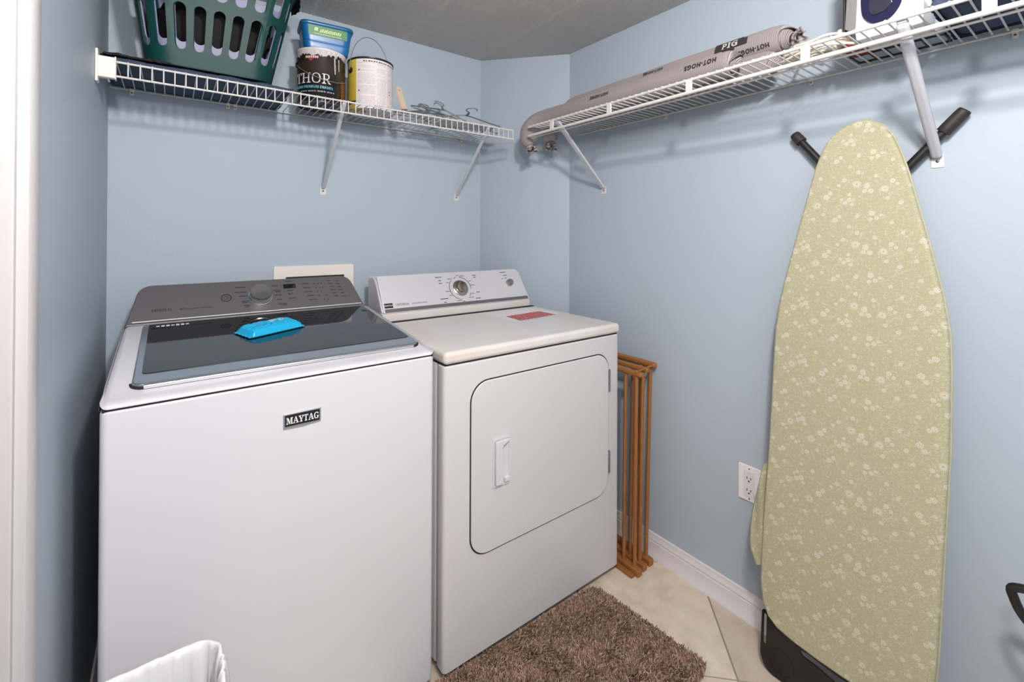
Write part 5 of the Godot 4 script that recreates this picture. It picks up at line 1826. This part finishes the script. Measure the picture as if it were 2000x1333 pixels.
func build_iron(top: float) -> void:
	var t := thing("steam_iron", "white steam iron with navy water tank standing on its heel on the right shelf", "iron", Vector3(1.535, top, 1.58))
	# profile in (z, y above shelf), seen from the room; extruded across x
	var xr := 1.588
	var wide := 0.105
	var ax := axes(Vector3(0, 0, 1), Vector3(0, 1, 0), Vector3(-1, 0, 0), Vector3(xr, top, 0))
	var b := MB.new()
	b.prism(round_corners([Vector2(1.532, 0.002), Vector2(1.654, 0.002), Vector2(1.656, 0.056), Vector2(1.640, 0.075), Vector2(1.612, 0.098), Vector2(1.598, 0.13), Vector2(1.590, 0.19), Vector2(1.566, 0.235), Vector2(1.540, 0.24), Vector2(1.528, 0.20), Vector2(1.524, 0.06)], [0.005, 0.005, 0.009, 0.008, 0.009, 0.012, 0.02, 0.012, 0.010, 0.02, 0.02], 4), wide, ax, 0.0035, 0.0035, 3)
	part(t, "body", b, mat(c8(232, 228, 232), 0.25))
	b = MB.new()
	b.prism(round_corners([Vector2(1.510, 0.034), Vector2(1.532, 0.030), Vector2(1.540, 0.20), Vector2(1.535, 0.262), Vector2(1.522, 0.262)], [0.006, 0.006, 0.02, 0.006, 0.006], 4), wide + 0.006, axes(Vector3(0, 0, 1), Vector3(0, 1, 0), Vector3(-1, 0, 0), Vector3(xr + 0.003, top, 0)), 0.005, 0.005, 3)
	part(t, "soleplate", b, mats.chrome, "chromed soleplate")
	b = MB.new()
	b.prism(round_corners([Vector2(1.546, 0.052), Vector2(1.562, 0.032), Vector2(1.586, 0.026), Vector2(1.606, 0.038), Vector2(1.622, 0.068), Vector2(1.608, 0.098), Vector2(1.592, 0.135), Vector2(1.570, 0.165), Vector2(1.548, 0.150), Vector2(1.542, 0.09)], [0.012, 0.012, 0.012, 0.014, 0.014, 0.014, 0.02, 0.012, 0.012, 0.02], 4), 0.010, axes(Vector3(0, 0, 1), Vector3(0, 1, 0), Vector3(-1, 0, 0), Vector3(xr - wide + 0.004, top, 0)), 0.005, 0.0, 3)
	var tank := part(t, "water_tank", b, mat(c8(20, 22, 60), 0.12))
	b = MB.new()
	b.prism(round_corners([Vector2(1.558, 0.062), Vector2(1.566, 0.048), Vector2(1.590, 0.050), Vector2(1.604, 0.068), Vector2(1.596, 0.095), Vector2(1.580, 0.13), Vector2(1.560, 0.13)], [0.006, 0.006, 0.008, 0.01, 0.01, 0.01, 0.01], 4), 0.003, axes(Vector3(0, 0, 1), Vector3(0, 1, 0), Vector3(-1, 0, 0), Vector3(xr - wide - 0.0055, top, 0)), 0.001, 0.0, 2)
	part(tank, "tank_window", b, mat(c8(40, 40, 52), 0.12))
	b = MB.new()
	b.tube(smooth_path([Vector3(xr - wide / 2, top + 0.052, 1.648), Vector3(xr - wide / 2, top + 0.10, 1.660), Vector3(xr - wide / 2, top + 0.17, 1.650), Vector3(xr - wide / 2, top + 0.222, 1.60), Vector3(xr - wide / 2, top + 0.228, 1.565)], 5), 0.0135, 14, true, false, Vector2(1.0, 1.0))
	part(t, "handle", b, mat(c8(226, 222, 226), 0.3))
	b = MB.new()
	b.rbox(Vector3(xr - wide + 0.012, top + 0.130, 1.5065), Vector3(0.020, 0.20, 0.0045), 0.0015)
	part(t, "black_strip", b, mats.black_plastic)  # thin black strip along the soleplate

# ---------------------------------------------------------------- small things
func build_small_things() -> void:
	# washer outlet box set in the back wall
	var t := thing("outlet_box", "white framed plumbing outlet box in the back wall behind the washer", "wall box", Vector3(0.62, 0.98, 0))
	var b := MB.new()
	b.frame(rrect(0.472, 0.945, 0.768, 1.134, 0.004, 3), rrect(0.513, 0.985, 0.731, 1.093, 0.002, 3), 0.010, Transform3D(Basis.IDENTITY, Vector3(0, 0, 0.0)))
	part(t, "frame", b, mats.cream_plastic)
	b = MB.new()
	b.rbox(Vector3(0.622, 1.039, 0.0015), Vector3(0.218, 0.108, 0.002), 0.0)
	part(t, "recess_shade_panel", b, mat(c8(66, 64, 56), 0.8))  # flat panel; the darkness of a recess is put into its colour
	# wall socket
	t = thing("wall_outlet", "white double wall outlet on the right wall left of the ironing board", "outlet", Vector3(W, 0.445, 1.183))
	b = MB.new()
	var ax := axes(Vector3(0, 0, 1), Vector3(0, 1, 0), Vector3(-1, 0, 0), Vector3(W, 0, 0))
	b.prism(rrect(1.147, 0.388, 1.219, 0.503, 0.003, 3), 0.0055, ax, 0.002, 0.0, 2)
	var plate := part(t, "cover_plate", b, mats.label_white)
	b = MB.new()
	b.prism(rrect(1.166, 0.402, 1.200, 0.489, 0.002, 2), 0.0075, ax, 0.0008, 0.0, 1)
	part(plate, "receptacle", b, mats.trim)
	for yy in [0.465, 0.426]:
		b = MB.new()
		b.rbox(Vector3(W - 0.0077, yy, 1.177), Vector3(0.0006, 0.008, 0.0022), 0.0)
		b.rbox(Vector3(W - 0.0077, yy, 1.189), Vector3(0.0006, 0.007, 0.0022), 0.0)
		b.lathe([Vector2(0.0026, 0), Vector2(0.0026, 0.0006), Vector2(0, 0.0006)], 10, Transform3D(Basis(Vector3(0, 0, 1), Vector3(-1, 0, 0), Vector3(0, -1, 0)), Vector3(W - 0.0074, yy - 0.010, 1.183)))
		part(plate, "socket_slots", b, mats.dark_gap)
	for yy in [0.4945, 0.3965]: screw(plate, Vector3(W - 0.0056, yy, 1.183), Vector3(-1, 0, 0), 0.0025)
	# wipes pack on the washer lid
	var ln := Vector3(0, 0.9958, 0.0914)
	var lz := Vector3(0, -0.0914, 0.9958)
	var lc := Vector3(0.4185, 0.9705, 0.455)
	t = thing("wipes_pack", "bright blue soft pack of wipes lying on the washer's glass lid", "wipes pack", Vector3(0.40, 0.976, 0.42))
	var yaw := Basis(ln, 0.40)
	var px := yaw * Vector3(1, 0, 0)
	var pz := yaw * lz
	var pc := lc + ln * 0.0010 + Vector3(-0.019, 0, 0) + lz * -0.043
	b = MB.new()
	var n := FastNoiseLite.new()
	n.seed = 77
	n.frequency = 18.0
	var hgt := func(u: float, v: float) -> float:
		var e := pow(clampf(1.0 - pow(absf(u) / 0.90, 10.0), 0, 1), 0.5) * pow(clampf(1.0 - pow(absf(v), 8.0), 0, 1), 0.5)
		return 0.019 * e * (1.0 + 0.25 * n.get_noise_2d(u * 0.2, v * 0.2))
	for side in 2:
		var rows := []
		for i in 41:
			var u := -1.0 + i / 20.0
			var row := PackedVector3Array()
			for j in 25:
				var v := -1.0 + j / 12.0
				var crimp := 0.0008 * sin(v * 60.0) if absf(u) > 0.92 else 0.0
				var y: float = hgt.call(u, v) + 0.0030 + crimp if side == 0 else 0.0012 + 0.0012 * clampf(absf(u) * 4.0 - 3.0, 0, 1) + crimp
				row.append(pc + px * u * 0.085 + pz * v * 0.040 + ln * y)
			rows.append(row)
		b.grid(rows, side == 0)
	part(t, "wrapper", b, mat(c8(20, 176, 224), 0.3))
	b = MB.new()
	b.text("affresh", 0.019, 0.0008, func(q): return pc + px * (0.030 + q.x * 0.85) + pz * (-0.016 - q.y) + ln * (hgt.call((0.030 + q.x * 0.85) / 0.085, (-0.016 - q.y) / 0.04) + 0.0036 + q.z), "Droid Sans", 700)
	part(t, "lettering", b, mats.print_white)
	b = MB.new()
	for k in 8: b.rbox(pc + px * (-0.058 + 0.0075 * k) + pz * 0.012 + ln * (hgt.call((-0.058 + 0.0075 * k) / 0.085, 0.3) + 0.0034), Vector3(0.0055, 0.0006, 0.003), 0.0, Basis(px, ln, pz))
	part(t, "printed_line", b, mat(c8(20, 84, 150), 0.5))
	# loop handle at the right edge of the photograph, on an upright sweeper
	t = thing("floor_sweeper", "black plastic loop handle beside the ironing board, standing against the right wall", "sweeper", Vector3(1.58, 0, 1.86))
	b = MB.new()
	b.tube(smooth_path([Vector3(1.545, 0.545, 1.785), Vector3(1.545, 0.520, 1.783), Vector3(1.545, 0.485, 1.802), Vector3(1.545, 0.465, 1.84), Vector3(1.545, 0.485, 1.89), Vector3(1.545, 0.535, 1.90), Vector3(1.545, 0.555, 1.85)], 6, true), 0.0085, 12, false, true, Vector2(1.0, 1.0))
	part(t, "loop_handle", b, mats.black_plastic)
	b = MB.new()
	b.tube([Vector3(1.545, 0.475, 1.86), Vector3(1.575, 0.05, 1.88)], 0.011, 12)
	part(t, "post", b, mats.black_plastic)
	b = MB.new()
	b.rbox(Vector3(1.575, 0.033, 1.88), Vector3(0.16, 0.062, 0.22), 0.02, Basis.IDENTITY, 3)
	part(t, "sweeper_head", b, mats.black_plastic)
